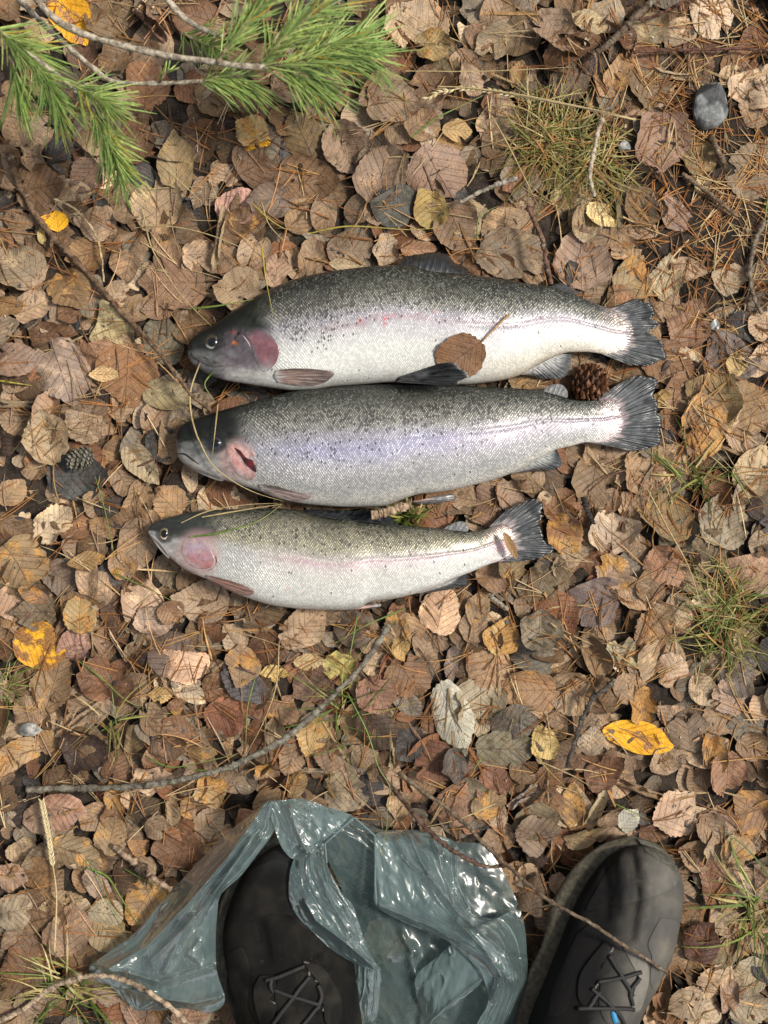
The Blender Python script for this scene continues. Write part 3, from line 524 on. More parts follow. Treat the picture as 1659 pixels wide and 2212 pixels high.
for (ox, oy), txt in TILES.items():
    for w in txt.split():
        f = w.split(','); top = f[6].endswith('+'); cc = f[6].rstrip('+')
        deg = RNG.uniform(0, 360) if f[4] == '.' else float(f[4])
        rec = (f[5], ox + .529 * float(f[0]), oy + .529 * float(f[1]), .55 * float(f[2]), .55 * float(f[3]), deg, cc)
        (high if top else low).append(rec)
lowp = [low[i] for i in RNG.permutation(len(low))]
room = 296 - len(high); lowp.sort(key=lambda r: -r[3] * r[4])
single_low, rest = lowp[:max(room, 0)], lowp[max(room, 0):]
# the smallest, half buried ones past the limit: one joined object
Vs, Fs, T, T2, U = [], [], [], [], []; off = 0
for kind, px, py, L, Wd, deg, cc in rest:
    P, F, uv, NN, nR = leaf_shape(kind, L * S, Wd * S, RNG, 44, (0, .35, .7, .9, 1.0)); w = W(px, py, 0)
    Pw = settle(P, w[0], w[1], math.radians(deg), NN, nR); c = np.mean([PAL[k] for k in cc], 0) * RNG.uniform(.8, 1.15)
    Vs.append(Pw); Fs += [[a + off for a in f] for f in F]; off += len(Pw); T.append(np.tile(c, (len(Pw), 1))); U.append(uv)
    T2.append(np.tile([*(c * RNG.choice([.5, 1.35])), .25 + RNG.normal(0, .12)], (len(Pw), 1)))
if Vs: tag(mk('leaf_litter', np.vstack(Vs), Fs, M_LEAF, tint=np.vstack(T), uv=np.vstack(U), cols={'tint2': np.vstack(T2)}, origin=(0, 0, 0)), 'half buried small brown leaves between the larger fallen leaves', None, None, 'stuff')
single_low = [single_low[i] for i in RNG.permutation(len(single_low))]
print('leaves listed', len(low), len(high), 'joined', len(rest))
for kind, px, py, L, Wd, deg, cc in single_low + sorted(high, key=lambda r: ('Y' in r[6]) + ('y' in r[6]) * .5 + ('w' in r[6]) * .4):
    put_leaf(kind, px, py, L, Wd, deg, cc, RNG, (.22, .11, .035) if cc == 'Yo' else None)
# crumbs: torn scraps of leaf, bud scales and bark lying on everything
Vs, Fs, T = [], [], []; off = 0
for i in range(1500):
    x, y = RNG.uniform(-FX - .05, FX + .05), RNG.uniform(-FY - .05, FY + .05); n = int(RNG.integers(4, 8)); r = RNG.uniform(.0012, .0062) * RNG.random() ** .6
    a = np.sort(RNG.random(n)) * 6.283; rr = r * RNG.uniform(.45, 1.0, n); ca, sa = math.cos(i), math.sin(i)
    P = np.stack([rr * np.cos(a), rr * np.sin(a) * RNG.uniform(.35, 1), RNG.normal(0, .18, n) * r], -1); P[:, :2] = P[:, :2] @ np.array([[ca, -sa], [sa, ca]])
    z = hm(x + P[:, 0], y + P[:, 1]); k = np.linalg.lstsq(np.c_[P[:, :2], np.ones(n)], z, rcond=None)[0]; P[:, 2] += np.c_[P[:, :2], np.ones(n)] @ (k * [.6, .6, 1]) + .0009; P[:, 0] += x; P[:, 1] += y
    Vs.append(P); Fs.append([q + off for q in range(n)]); off += n; T.append(np.tile(np.array(PAL[RNG.choice(list('ttbbbrpgdkko'))]) * RNG.uniform(.6, 1.2), (n, 1)))
tag(mk('leaf_crumbs', np.vstack(Vs), Fs, M_PLANT, tint=np.vstack(T), smooth=False, origin=(0, 0, 0)), 'torn scraps of leaf and bark scattered over the litter', None, None, 'stuff')
# ---------------------------------------------------------------- the three trout
def conv(x0, y0, sc):
    k = .5486 / sc
    return lambda *p: [(x0 * .5486 + a * k, y0 * .5486 + b * k) for a, b in p]
c1, c2, c3, c4, c5, c6 = conv(700, 1000, 1.659), conv(1700, 1000, 1.659), conv(650, 1500, 1.659), conv(1650, 1400, 1.58), conv(550, 1950, 1.8433), conv(1350, 1900, 1.8433)
BACK, OLIVE, SILV, LILAC, PINK, BELLY = map(np.array, ((.028, .032, .026), (.105, .108, .086), (.255, .255, .24), (.335, .325, .37), (.33, .205, .235), (.54, .548, .535)))
HD, HG, FLESH, GILL, RED = map(np.array, ((.022, .026, .022), (.13, .135, .135), (.62, .38, .37), (.150, .068, .082), (.30, .05, .05)))

class Fish:
    def __init__(s, label, top, bot, zoff, seed, zones, paint, zprof):
        s.seed = seed; s.ft, s.fb = pchip(top), pchip(bot); s.x0 = max(min(p[0] for p in top), min(p[0] for p in bot)); s.x1 = min(max(p[0] for p in top), max(p[0] for p in bot))
        q = np.linspace(0, 1, 340); nx, my = 340, 156
        s.xs = s.x0 + (s.x1 - s.x0) * (.5 * (1 - np.cos(np.pi * q)) * .45 + q * .55); s.xs[0] += .02; s.xs[-1] -= .02
        t, b = s.ft(s.xs), s.fb(s.xs); s.hd = np.maximum((b - t) / 2, .6); s.yc = (b + t) / 2
        hmax = s.hd.max(); u = (s.xs - s.x0) / (s.x1 - s.x0); s.u = u
        fat = pchip([(0, .50), (.06, .52), (.15, .50), (.3, .49), (.6, .47), (.8, .38), (.9, .24), (.955, .09), (1, .02)])(u)
        hds = np.convolve(np.pad(s.hd, 4, mode='edge'), np.ones(9) / 9, 'valid')
        s.th = hds * S * fat
        s.zc = zoff + pchip(zprof)(u)
        s.zc = np.maximum(s.zc, zoff + s.th * .85)
        al = np.linspace(0, 2 * np.pi, my, endpoint=False); T = -np.cos(al)                       # -1 back .. 1 belly
        PX = np.repeat(s.xs[:, None], my, 1); PY = s.yc[:, None] + s.hd[:, None] * T[None]
        sn = np.sin(al); Z = s.zc[:, None] + s.th[:, None] * (np.sign(sn) * np.abs(sn) ** .92)[None]
        # gentle flesh relief: lateral furrow and a few soft dents
        upp = np.clip(sn, 0, 1)[None]
        Z = Z - .0009 * upp * np.exp(-((T[None] + .08) / .05) ** 2) * sstep(.25, .4, u)[:, None] + .0016 * upp * (fbm(PX / 55 + seed, PY / 45, seed, 3) - .5)
        s.V = W(PX, PY, Z).reshape(-1, 3); s.F = gridF(nx, my, True)[:, ::-1].tolist(); s.F += [list(range(my)), list(range((nx - 1) * my, nx * my))[::-1]]
        xm = np.r_[0, np.cumsum(np.diff(s.xs))] * S; vm = s.hd[:, None] * S * (al * .8 + .2 * np.pi)[None] * .72
        s.uv = np.stack([np.repeat(xm[:, None], my, 1), vm + seed], -1).reshape(-1, 2)
        UU = np.repeat(u[:, None], my, 1); TT = np.repeat(T[None], nx, 0)
        wob = .10 * (fbm(PX / 60 + seed, PY / 30, seed + 5, 3) - .5) + .06 * (fbm(PX / 14, PY / 10, seed + 6, 2) - .5)
        tt = TT + wob; tw = tt
        pts = np.array([z[0] for z in zones]); cols = np.array([z[1] for z in zones])
        C = np.stack([np.interp(tw, pts, cols[:, k]) for k in range(3)], -1)
        drk = sstep(.05, -.55, tt); spt = .004 + .17 * sstep(.0, -.6, tt) ; scl = np.ones_like(tt)
        C, scl, spt, drk = paint(s, PX, PY, UU, tt, C, scl, spt, drk)
        s.root = thing('trout', W(s.x0 * .4 + s.x1 * .6, s.yc[170], zoff), label, 'fish', 'trout laid out on the leaves')
        s.C = C.reshape(-1, 3); s.Cg = C; s.my = my
        s.body = mk('body', s.V, s.F, M_FISH, parent=s.root, tint=s.C, uv=s.uv, attrs=dict(scl=scl.ravel(), spt=spt.ravel(), drk=drk.ravel()))
        s.bvh = BVHTree.FromPolygons(s.V.tolist(), s.F)
        i = np.argsort(-s.V[:, 2])
    def z(s, px, py):
        px = np.asarray(px, float); py = np.asarray(py, float)
        hd = np.interp(px, s.xs, s.hd); yc = np.interp(px, s.xs, s.yc); t = np.clip((py - yc) / hd, -1, 1)
        ok = (px >= s.x0 - 2) & (px <= s.x1 + 4)
        return np.where(ok, np.interp(px, s.xs, s.zc) + np.interp(px, s.xs, s.th) * np.sqrt(np.clip(1 - t * t, 0, 1)) ** .92, -1.0)
    def colat(s, px, py):
        i = np.clip(np.rint(np.interp(px, s.xs, np.arange(len(s.xs)))).astype(int), 0, len(s.xs) - 1); t = np.clip((py - s.yc[i]) / s.hd[i], -1, 1)
        return s.Cg[i, np.clip(np.rint(np.arccos(-t) / (2 * np.pi) * s.my).astype(int), 0, s.my - 1)]
    def patch(s, name, poly, th, col, mat=None, parent=None, nr=9, n=64, edge=.0004, fn=None, scl=0.0, spt=0.0, lift=0.0, drk=0.3, blend=None):
        """A plate or spot of skin lying on the body, with a rounded rim."""
        p = resample(list(poly) + [poly[0]], n + 1)[:-1]; c = p.mean(0); k = np.r_[1.0, .97, .92, np.linspace(.82, .12, nr - 4), 0.02]
        P = c + (p - c)[None] * k[:, None, None]; prof = np.r_[-edge * 2.2, .35 * th, .8 * th, np.full(len(k) - 3, th)]
        Z = s.z(P[..., 0], P[..., 1]) + prof[:, None] + lift
        if fn is not None: Z = Z + fn(P[..., 0], P[..., 1])
        V = W(P[..., 0], P[..., 1], Z).reshape(-1, 3); F = gridF(len(k), n, True).tolist() + [list(range((len(k) - 1) * n, len(k) * n))]
        cc = col(P[..., 0], P[..., 1], k[:, None] * np.ones(n)[None]) if callable(col) else np.tile(col, (V.shape[0], 1))
        if blend is not None:
            kk = k[:, None] + .30 * (fbm(P[..., 0] / 10, P[..., 1] / 10, s.seed + 90, 3) - .5); cc = mix(np.asarray(cc).reshape(P.shape[0], P.shape[1], 3), s.colat(P[..., 0], P[..., 1]), np.maximum(sstep(.55, .97, kk) * blend(P[..., 0], P[..., 1]), sstep(.96, 1., k)[:, None] * blend(P[..., 0], P[..., 1])))
        uv = np.stack([P[..., 0], P[..., 1]], -1).reshape(-1, 2) * S + s.seed
        return mk(name, V, F, mat or M_FISH, parent=parent or s.root, tint=np.asarray(cc).reshape(-1, 3), uv=uv, attrs=dict(scl=scl, spt=spt, drk=drk))
    def fin(s, name, root, tip, z0, z1, tint, nray=16, on=False, ragged=.10, bulge=0.0, amp=.0009, th=.0009, under=False, spots=0, nb=18):
        rng = np.random.default_rng(s.seed * 7 + len(name)); n = nray * 4 + 1; R, T = resample(root, n), resample(tip, n)
        a = np.linspace(0, 1, n); k = np.repeat(rng.random(nray + 1), 4)[:n]; ln = 1 - ragged * k * (rng.random(n) * .5 + .5)
        b = np.linspace(0, 1, nb)
        P = R[:, None] + (T - R)[:, None] * (b[None, :, None] * ln[:, None, None])
        z = z0 + (z1 - z0) * b[None] + bulge * np.sin(b * np.pi)[None] + np.zeros((n, 1))
        if on: z = np.maximum(z, s.z(P[..., 0], P[..., 1]) + (.0012 + .0012 * b[None] if name != 'tail_fin' else .0003 - .0020 * sstep(.16, .0, b[None])))
        z = z + amp * .55 * np.cos(a * nray * 2 * np.pi + 5 * vnoise(a * nray * .7, a * 0 + 2, s.seed))[:, None] * sstep(0, .3, b)[None] + .0025 * (fbm(P[..., 0] / 22, P[..., 1] / 22, s.seed + 3, 3) - .5) * b[None]
        V, F = sheet(W(P[..., 0], P[..., 1], z), th)
        c = np.asarray(tint(a[:, None] + 0 * b[None], b[None] + 0 * a[:, None])) if callable(tint) else np.broadcast_to(np.array(tint), (n, nb, 3))
        if spots:
            q = vnoise(P[..., 0] / 5.5, P[..., 1] / 5.5, 77); c = mix(c, (.012, .013, .015), sstep(.66, .74, q) * spots)
        uv = np.stack([np.repeat(a[:, None], nb, 1), np.repeat(b[None], n, 0)], -1).reshape(-1, 2)
        return mk(name, V, F, M_FIN, parent=s.root, tint=np.vstack([c.reshape(-1, 3)] * 2), uv=np.vstack([uv, uv]))
    def eye(s, px, py, r, iris, pupil=.5, white=None, rx=1.0):
        z = float(s.z(px, py)); n, m = 14, 32; rho = np.sin(np.linspace(.02, 1, n) * np.pi / 2); th = np.linspace(0, 2 * np.pi, m, endpoint=False)
        X = px + r * rx * rho[:, None] * np.cos(th); Y = py + r * rho[:, None] * np.sin(th)
        Z = np.minimum(s.z(X, Y), z + .0005) + .0024 * np.sqrt(np.clip(1 - rho ** 2, 0, 1))[:, None] - .0009
        c = np.tile(np.array(iris), (n, m, 1)); rr = rho[:, None] * np.ones(m); c = mix(c, (.012, .012, .012), sstep(.74, .95, rr)); c = mix(c, np.array(iris) * (.55 + 1.2 * fbm(X / 4, Y / 4, 17, 2))[..., None], .6 + 0 * rr); c = mix(c, np.array(iris) * 1.25, np.exp(-((rr - pupil - .08) / .07) ** 2))
        if white is not None: c = mix(c, white, sstep(.15, .6, (Y - py) / r) * sstep(.95, .8, rr) * sstep(pupil, pupil + .1, rr))
        V = W(X, Y, Z).reshape(-1, 3); F = gridF(n, m, True).tolist() + [list(range(m))[::-1]]
        e = mk('eye', V, F, M_EYE, parent=s.root, tint=c.reshape(-1, 3))
        rp = r * pupil; n2 = 7; rho = np.linspace(.03, 1, n2); X = px + rp * rx * rho[:, None] * np.cos(th); Y = py + rp * rho[:, None] * np.sin(th)
        Zp = np.minimum(s.z(X, Y), z + .0005) + .0024 * np.sqrt(np.clip(1 - (rho * pupil) ** 2, 0, 1))[:, None] + .0003 * np.sqrt(1 - rho ** 2)[:, None] - .0008
        mk('pupil', W(X, Y, Zp).reshape(-1, 3), gridF(n2, m, True).tolist() + [list(range(m))[::-1]], M_EYE, parent=e, tint=(.006, .007, .009))
    def line(s, name, pts, r, col, sink=.4, mat=None, parent=None):
        p = resample(pts, 30); z = s.z(p[:, 0], p[:, 1]); P = W(p[:, 0], p[:, 1], z - r * S * sink); R = r * S * np.sin(np.linspace(.12, np.pi - .12, 30)) ** .5
        V, F = tube(P, R, 8); return mk(name, V, F, mat or M_FLESH, parent=parent or s.root, tint=col)

def ellip(px, py, cx, cy, rx, ry, rot=0):
    c, s_ = math.cos(math.radians(rot)), math.sin(math.radians(rot)); dx, dy = px - cx, py - cy
    return np.sqrt(((dx * c + dy * s_) / rx) ** 2 + ((-dx * s_ + dy * c) / ry) ** 2)
def stripes(PX, PY, sd): return fbm(PX / 30, PY / 7, sd, 3)

# ---- trout at the top
T1 = c1((65, 635), (72, 590), (110, 540), (220, 470), (330, 390), (430, 330), (520, 270), (620, 220), (760, 165), (900, 130), (1100, 98), (1300, 78), (1500, 72)) + c2((0, 112), (200, 127), (400, 155), (600, 188), (760, 208), (900, 250), (1000, 295), (1100, 335), (1180, 362), (1262, 405), (1310, 450), (1332, 500))
B1 = c1((65, 636), (72, 680), (130, 740), (200, 785), (300, 822), (450, 848), (600, 872), (750, 890), (880, 886), (1000, 868), (1200, 852), (1400, 838)) + c2((0, 852), (200, 852), (350, 840), (480, 820), (600, 780), (700, 720), (800, 672), (900, 642), (1000, 640), (1100, 650), (1180, 668), (1262, 640), (1310, 580), (1332, 505))
def paint1(s, X, Y, u, t, C, scl, spt, drk):
    head = sstep(622, 560, X + .16 * np.abs(Y - 745) ** 1.05 + 26 * (fbm(X / 16, Y / 16, 44, 3) - .5))
    C = mix(C, PINK * .95, .75 * np.exp(-((t + .12 - .1 * (u < .4)) / .055) ** 2) * sstep(.25, .4, u) * sstep(.95, .8, u) * (.35 + .9 * stripes(X, Y, 31)))
    C = mix(C, LILAC * 1.1, .45 * np.exp(-((t + .05) / .22) ** 2) * sstep(.35, .6, u))
    for cx, cy, r, k in ((779, 692, 9, .8), (832, 688, 8, .9), (832, 700, 7, .8), (846, 684, 5, .5), (906, 676, 5, .4), (936, 675, 5, .45)): C = mix(C, (.42, .10, .10), k * sstep(1, .3, ellip(X, Y, cx, cy, r, r * .8) + .5 * (vnoise(X / 3, Y / 3, 9) - .5)))
    C = mix(C, (.40, .34, .24), .55 * sstep(.9, 1.0, np.abs(t)) * (t > 0) * sstep(.55, .75, u)); C = mix(C, (.47, .40, .28), .4 * sstep(.35, .75, t) * sstep(.6, .72, u))
    C = mix(C, (.42, .31, .31), .6 * sstep(.90, .97, u) * stripes(X, Y, 12) * 1.5)
    fr = sstep(.16, .24, u) * sstep(.42, .28, u); spt = spt + .14 * fr * sstep(.45, -.1, t); drk = np.maximum(drk, .55 * fr * sstep(.3, -.3, t)); C = mix(C, C * .62, fr * sstep(.25, -.35, t))
    h = mix(HD, HG, sstep(-.25, .25, t + .08 * (fbm(X / 15, Y / 15, 4) - .5))); h = mix(h, (.17, .155, .17), sstep(.1, .4, t) * sstep(448, 480, X)); h = mix(h, (.40, .39, .375), sstep(.5, .82, t) * sstep(470, 500, X))
    h = mix(h, (.16, .16, .17), sstep(.35, .8, t) * sstep(470, 430, X) * .8)
    h = mix(h, (.10, .105, .07), .8 * sstep(1, .5, ellip(X, Y, 556, 662, 34, 16, -25)))
    h = mix(h, (.105, .088, .102), .85 * sstep(1.15, .6, ellip(X, Y, 520, 750, 58, 44))); h = mix(h, (.20, .20, .235), .5 * sstep(1, .3, ellip(X, Y, 500, 764, 16, 12))); h = mix(h, (.40, .13, .05), sstep(1, .5, ellip(X, Y, 507, 741, 8, 6))); h = mix(h, (.25, .08, .07), .8 * sstep(1, .4, ellip(X, Y, 503, 717, 11, 5)))
    h = mix(h, (.030, .032, .030), .9 * sstep(1.25, .8, ellip(X, Y, 458, 738, 24, 21))); h = h * (.45 + 1.1 * fbm(X / 7, Y / 5, 47, 4))[..., None]; h = mix(h, (.012, .012, .012), .8 * sstep(.66, .8, vnoise(X / 5, Y / 4, 88)) * sstep(.1, -.3, t)); h = mix(h, (.34, .30, .31), .6 * sstep(4, 1.5, polydist(c1((640, 520), (690, 600), (720, 680), (740, 720)), X, Y))); h = mix(h, (.010, .011, .010), .85 * sstep(-.45, -.8, t))
    return mix(C, h * .80, head), scl * (1 - head), spt * (1 - .75 * head), drk * (1 - head) + .3 * head
FZ = [(-1, BACK * .6), (-.85, BACK * .95), (-.6, OLIVE * .75), (-.38, SILV * .72), (-.2, LILAC * .95), (.1, (.43, .43, .445)), (.4, BELLY), (.8, BELLY * 1.03), (1, (.38, .375, .355))]
f1 = Fish('topmost silver trout with plum gill cover and a brown leaf on its belly', T1, B1, .000, 3, FZ, paint1, [(0, .024), (.12, .028), (.4, .029), (.7, .024), (.9, .0125), (1, .0075)])
PKT = np.array((.27, .235, .235))
DK = lambda a, b: mix(PKT, mix(np.array((.050, .055, .060)), np.array((.012, .014, .016)), sstep(.55, 1, b) * .8 + .2 * (vnoise(a * 30, b * 2, 3))), sstep(.17, .32, b - .05 * np.sin(a * np.pi) + .22 * (vnoise(a * 40, b * 3, 6) - .5) + .35 * np.abs(a - .5) ** 1.5))
f1.fin('tail_fin', c2((1150, 362), (1222, 432), (1246, 505), (1222, 600), (1105, 652)), c2((1330, 290), (1425, 322), (1458, 372), (1448, 422), (1482, 442), (1472, 475), (1425, 512), (1475, 540), (1530, 610), (1528, 690), (1440, 728), (1310, 735)), .0092, .008, DK, 26, on=True, ragged=.10, amp=.0011)
f1.fin('dorsal_fin', [(858, 582), (930, 588), (1010, 596)], [(862, 560), (888, 549), (930, 545), (962, 545), (978, 560), (1012, 581)], .030, .016, (.020, .022, .024), 14, ragged=.14, bulge=.004)
f1.fin('adipose_fin', c2((770, 212), (850, 238), (925, 268)), c2((795, 200), (850, 190), (895, 215), (922, 238), (940, 262)), .019, .014, (.04, .044, .046), 6, ragged=0, amp=.0003)
f1.fin('anal_fin', c2((585, 790), (700, 722), (800, 672), (850, 655)), c2((620, 792), (720, 812), (825, 818), (880, 800), (906, 740), (912, 652)), .020, .008, lambda a, b: mix(np.array((.36, .36, .35)), np.array((.085, .09, .095)), sstep(.1, .75, b)), 18, ragged=.08)
f1.fin('pelvic_fin', c1((1420, 832), (1432, 815), (1450, 800)), [(866, 826)] + c2((150, 858), (200, 832), (262, 815), (275, 800), (205, 752), (140, 708), (60, 712)), .022, .070, lambda a, b: mix(np.array((.085, .09, .095)), np.array((.028, .03, .032)), vnoise(a * 14, b * 2, 5)), 18, on=True, ragged=.12, spots=.9)
f1.fin('pectoral_fin', c1((655, 840), (625, 800), (640, 758)), c1((760, 858), (870, 862), (980, 832), (1028, 775), (900, 752), (760, 748)), .028, .030, lambda a, b: mix(np.array((.40, .38, .365)), mix(mix(np.array((.24, .17, .145)), np.array((.12, .085, .075)), sstep(.2, .9, b)), (.04, .035, .033), .8 * sstep(.80, 1., a)), sstep(.0, .28, b + .2 * (vnoise(a * 12, b * 3, 4) - .5))), 14, on=True, ragged=.05)
gc = lambda X, Y, k: mix(mix(mix(GILL, np.array((.16, .10, .125)), sstep(745, 700, Y) * .7), np.array((.24, .115, .12)), .6 * sstep(.6, .72, fbm(X / 14, Y / 9, 6, 3))), (.06, .03, .035), sstep(.92, 1.0, k) * .8 * sstep(575, 595, X)); gc0 = gc; gc = lambda X, Y, k: mix(gc0(X, Y, k), (.105, .09, .10), .95 * sstep(.62, .98, k + .35 * (fbm(X / 9, Y / 9, 92, 3) - .5)) * np.maximum(sstep(592, 562, X), sstep(690, 668, Y)))
f1.patch('gill_cover', c1((430, 520), (480, 472), (545, 470), (610, 525), (655, 590), (668, 650), (640, 720), (575, 775), (530, 745), (490, 660), (470, 590)), .0006, gc, M_FLESH, blend=lambda X, Y: np.maximum(sstep(596, 566, X), sstep(696, 672, Y)))
f1.line('gill_slit', c1((548, 470), (614, 524), (659, 590), (672, 655), (645, 722), (585, 776)), 2.0, (.018, .014, .016), .75)
f1.line('gill_membrane', c1((600, 505), (650, 555), (683, 620), (688, 680), (660, 735), (700, 760)), 2.4, (.24, .215, .22), .75)
f1.line('gill_ridge', c1((425, 530), (465, 585), (485, 640)), 2.2, (.36, .31, .32), .6)
f1.line('gill_ridge', c1((490, 655), (520, 705), (560, 765)), 1.7, (.27, .21, .225), .6)
f1.line('gill_ridge', c1((505, 590), (560, 630), (585, 690), (575, 760)), 1.3, (.30, .21, .22), .6); f1.line('gill_ridge', c1((560, 640), (610, 610), (640, 600)), 1.1, (.30, .19, .20), .6)
f1.line('mouth', c1((72, 628), (130, 655), (200, 688), (295, 722)), 2.4, (.018, .018, .018), .65)
f1.patch('jaw', c1((80, 640), (150, 672), (240, 712), (300, 716), (295, 735), (230, 740), (150, 705), (90, 670)), .0016, lambda X, Y, k: mix(np.array((.05, .05, .05)), np.array((.12, .12, .115)), vnoise(X / 6, Y / 6, 3)))
f1.eye(458.5, 739, 17, (.050, .042, .028), .58, (.40, .39, .37), 1.05)
# ---- trout in the middle
T2 = c3((72, 380), (76, 335), (110, 290), (200, 245), (300, 212), (420, 178), (560, 140), (700, 98), (900, 58), (1100, 38), (1300, 24), (1500, 22)) + c4((0, 182), (200, 185), (400, 194), (600, 204), (750, 214), (850, 245), (960, 275), (1050, 282), (1120, 280), (1200, 268), (1260, 300), (1292, 345), (1300, 380))
B2 = c3((72, 382), (84, 480), (112, 530), (200, 582), (300, 622), (400, 652), (500, 682), (600, 714), (750, 772), (880, 797), (1000, 811), (1200, 822), (1400, 818)) + c4((0, 862), (150, 845), (300, 815), (450, 775), (560, 738), (640, 702), (740, 645), (860, 584), (950, 562), (1045, 540), (1120, 540), (1200, 525), (1260, 475), (1292, 420), (1300, 385))
def paint2(s, X, Y, u, t, C, scl, spt, drk):
    head = sstep(574, 506, X + .20 * np.abs(Y - 985) ** 1.02 + 26 * (fbm(X / 16, Y / 16, 45, 3) - .5))
    C = mix(C, (.265, .265, .41), .65 * np.exp(-((t - .05) / .20) ** 2) * sstep(.2, .3, u) * sstep(.85, .55, u))
    C = mix(C, (.40, .34, .39), .5 * np.exp(-((t - .05) / .25) ** 2) * sstep(.55, .75, u))
    C = mix(C, (.20, .17, .19), .55 * np.exp(-((t - .12) / .035) ** 2) * sstep(.5, .65, u) * stripes(X, Y, 51) * 1.5)
    C = mix(C, (.22, .228, .235), .5 * np.exp(-((t - .62) / .2) ** 2) * sstep(.2, .3, u) * sstep(.7, .5, u)); C = mix(C, (.48, .475, .45), .7 * sstep(.82, .95, t))
    C = mix(C, (.45, .32, .34), .6 * sstep(.92, .97, u) * stripes(X, Y, 13) * 1.6)
    h = mix(HD * .9, (.13, .135, .13), sstep(-.2, .05, t + .1 * (fbm(X / 15, Y / 15, 14) - .5))); h = mix(h, (.25, .25, .245), sstep(.2, .5, t)); h = mix(h, (.48, .47, .44), sstep(.6, .9, t) * .8)
    h = mix(h, (.34, .235, .225), .8 * sstep(1.4, .7, ellip(X, Y, 518, 995, 44, 42, 35)))
    h = mix(h, (.020, .022, .024), .85 * sstep(1.3, .8, ellip(X, Y, 466, 957, 24, 20))); h = h * (.4 + 1.2 * fbm(X / 8, Y / 5, 48, 4))[..., None]; h = mix(h, (.010, .011, .011), .8 * sstep(-.2, -.7, t))
    h = mix(h, (.01, .011, .013), .9 * (vnoise(X / 4.5, Y / 4.5, 41) > .80) * sstep(.0, -.3, t))
    return mix(C, h * .82, head), scl * (1 - head), spt * (1 - .9 * head) * 1.25 + .03 * sstep(.5, .1, t) * (1 - head), np.maximum(drk * (1 - head) + .3 * head, .35 * (1 - head))
FZ2 = [(-1, BACK * .6), (-.84, BACK * 1.2), (-.6, (.105, .107, .096)), (-.36, (.17, .17, .163)), (-.12, (.255, .255, .285)), (.08, (.315, .315, .385)), (.35, (.335, .335, .365)), (.7, (.32, .326, .33)), (.9, (.43, .425, .41)), (1, (.40, .39, .37))]
f2 = Fish('middle silver trout with lilac flank and a torn pink gill', T2, B2, .000, 5, FZ2, paint2, [(0, .022), (.12, .027), (.4, .029), (.7, .024), (.9, .0125), (1, .0075)])
DK2 = lambda a, b: mix(PKT * [1.05, .98, 1.0], mix(np.array((.066, .073, .080)), np.array((.015, .018, .021)), sstep(.45, 1, b) * .7 + .3 * vnoise(a * 30, b * 2, 8)), sstep(.17, .32, b - .05 * np.sin(a * np.pi) + .22 * (vnoise(a * 40, b * 3, 7) - .5) + .35 * np.abs(a - .5) ** 1.5))
f2.fin('tail_fin', c4((1085, 277), (1172, 292), (1210, 345), (1220, 400), (1196, 470), (1136, 524), (1060, 540)), c4((1195, 205), (1300, 145), (1370, 118), (1440, 130), (1492, 152), (1482, 222), (1492, 300), (1488, 350), (1512, 400), (1526, 470), (1502, 560), (1400, 590), (1310, 592), (1215, 572)), .0092, .008, DK2, 28, on=True, ragged=.10, amp=.0012, spots=.35)
f2.fin('adipose_fin', c4((772, 222), (850, 246), (920, 264)), c4((780, 205), (825, 180), (888, 180), (922, 218), (925, 255)), .020, .019, (.07, .075, .08), 6, ragged=0, amp=.0003)
f2.fin('anal_fin', c4((575, 735), (680, 675), (770, 622), (830, 595)), c4((630, 728), (750, 718), (840, 712), (886, 690), (882, 640), (858, 586)), .019, .007, lambda a, b: mix(np.array((.30, .31, .30)), np.array((.035, .04, .045)), sstep(.1, .8, b)), 16, ragged=.07)
f2.fin('pelvic_fin', c6((500, 138), (545, 128), (600, 118)), c6((545, 160), (650, 155), (800, 132), (828, 112), (800, 82), (700, 95)), .018, .008, lambda a, b: mix(np.array((.36, .20, .18)), np.array((.09, .09, .095)), sstep(.05, .4, b)), 10, ragged=.05)
f2.fin('pectoral_fin', c3((625, 712), (610, 690), (612, 672)), c3((720, 755), (810, 782), (890, 785), (957, 752), (860, 728), (740, 690)), .026, .024, lambda a, b: mix(np.array((.38, .36, .35)), mix(np.array((.24, .18, .17)), np.array((.05, .047, .047)), sstep(.5, 1.0, a) * .9), sstep(.0, .3, b + .2 * (vnoise(a * 12, b * 3, 4) - .5))), 12, on=True, ragged=.05)
wound = c3((385, 400), (430, 384), (500, 398), (560, 440), (590, 490), (600, 560), (590, 625), (540, 655), (470, 610), (420, 540), (395, 460))
f2.patch('gill_cover', wound, .0006, lambda X, Y, k: mix(mix(np.array((.44, .225, .21)), np.array((.50, .34, .315)), sstep(.35, .65, fbm((X + .7 * Y) / 34, (Y - .7 * X) / 9, 22, 3))), (.21, .13, .125), .95 * sstep(.55, .98, k + .5 * (fbm(X / 8, Y / 8, 93, 3) - .5))), M_FLESH, fn=lambda X, Y: .0014 * (fbm(X / 8, Y / 8, 33, 3) - .5), blend=lambda X, Y: np.maximum(sstep(545, 515, X), sstep(990, 950, Y)))
f2.patch('gill_slit', c3((450, 432), (490, 452), (530, 500), (575, 520), (596, 560), (596, 600), (565, 580), (525, 545), (500, 500), (470, 462)), .0022, lambda X, Y, k: mix(np.array((.10, .012, .016)), np.array((.02, .006, .006)), k * 0 + sstep(.4, .7, fbm(X / 5, Y / 5, 2, 2))), M_FLESH, n=48)
f2.line('gill_flap', c3((505, 405), (560, 440), (590, 490), (600, 545)), 2.6, (.36, .22, .20), .55); f2.line('gill_ridge', c3((395, 420), (430, 480), (440, 560), (480, 615)), 2.0, (.44, .34, .32), .6)
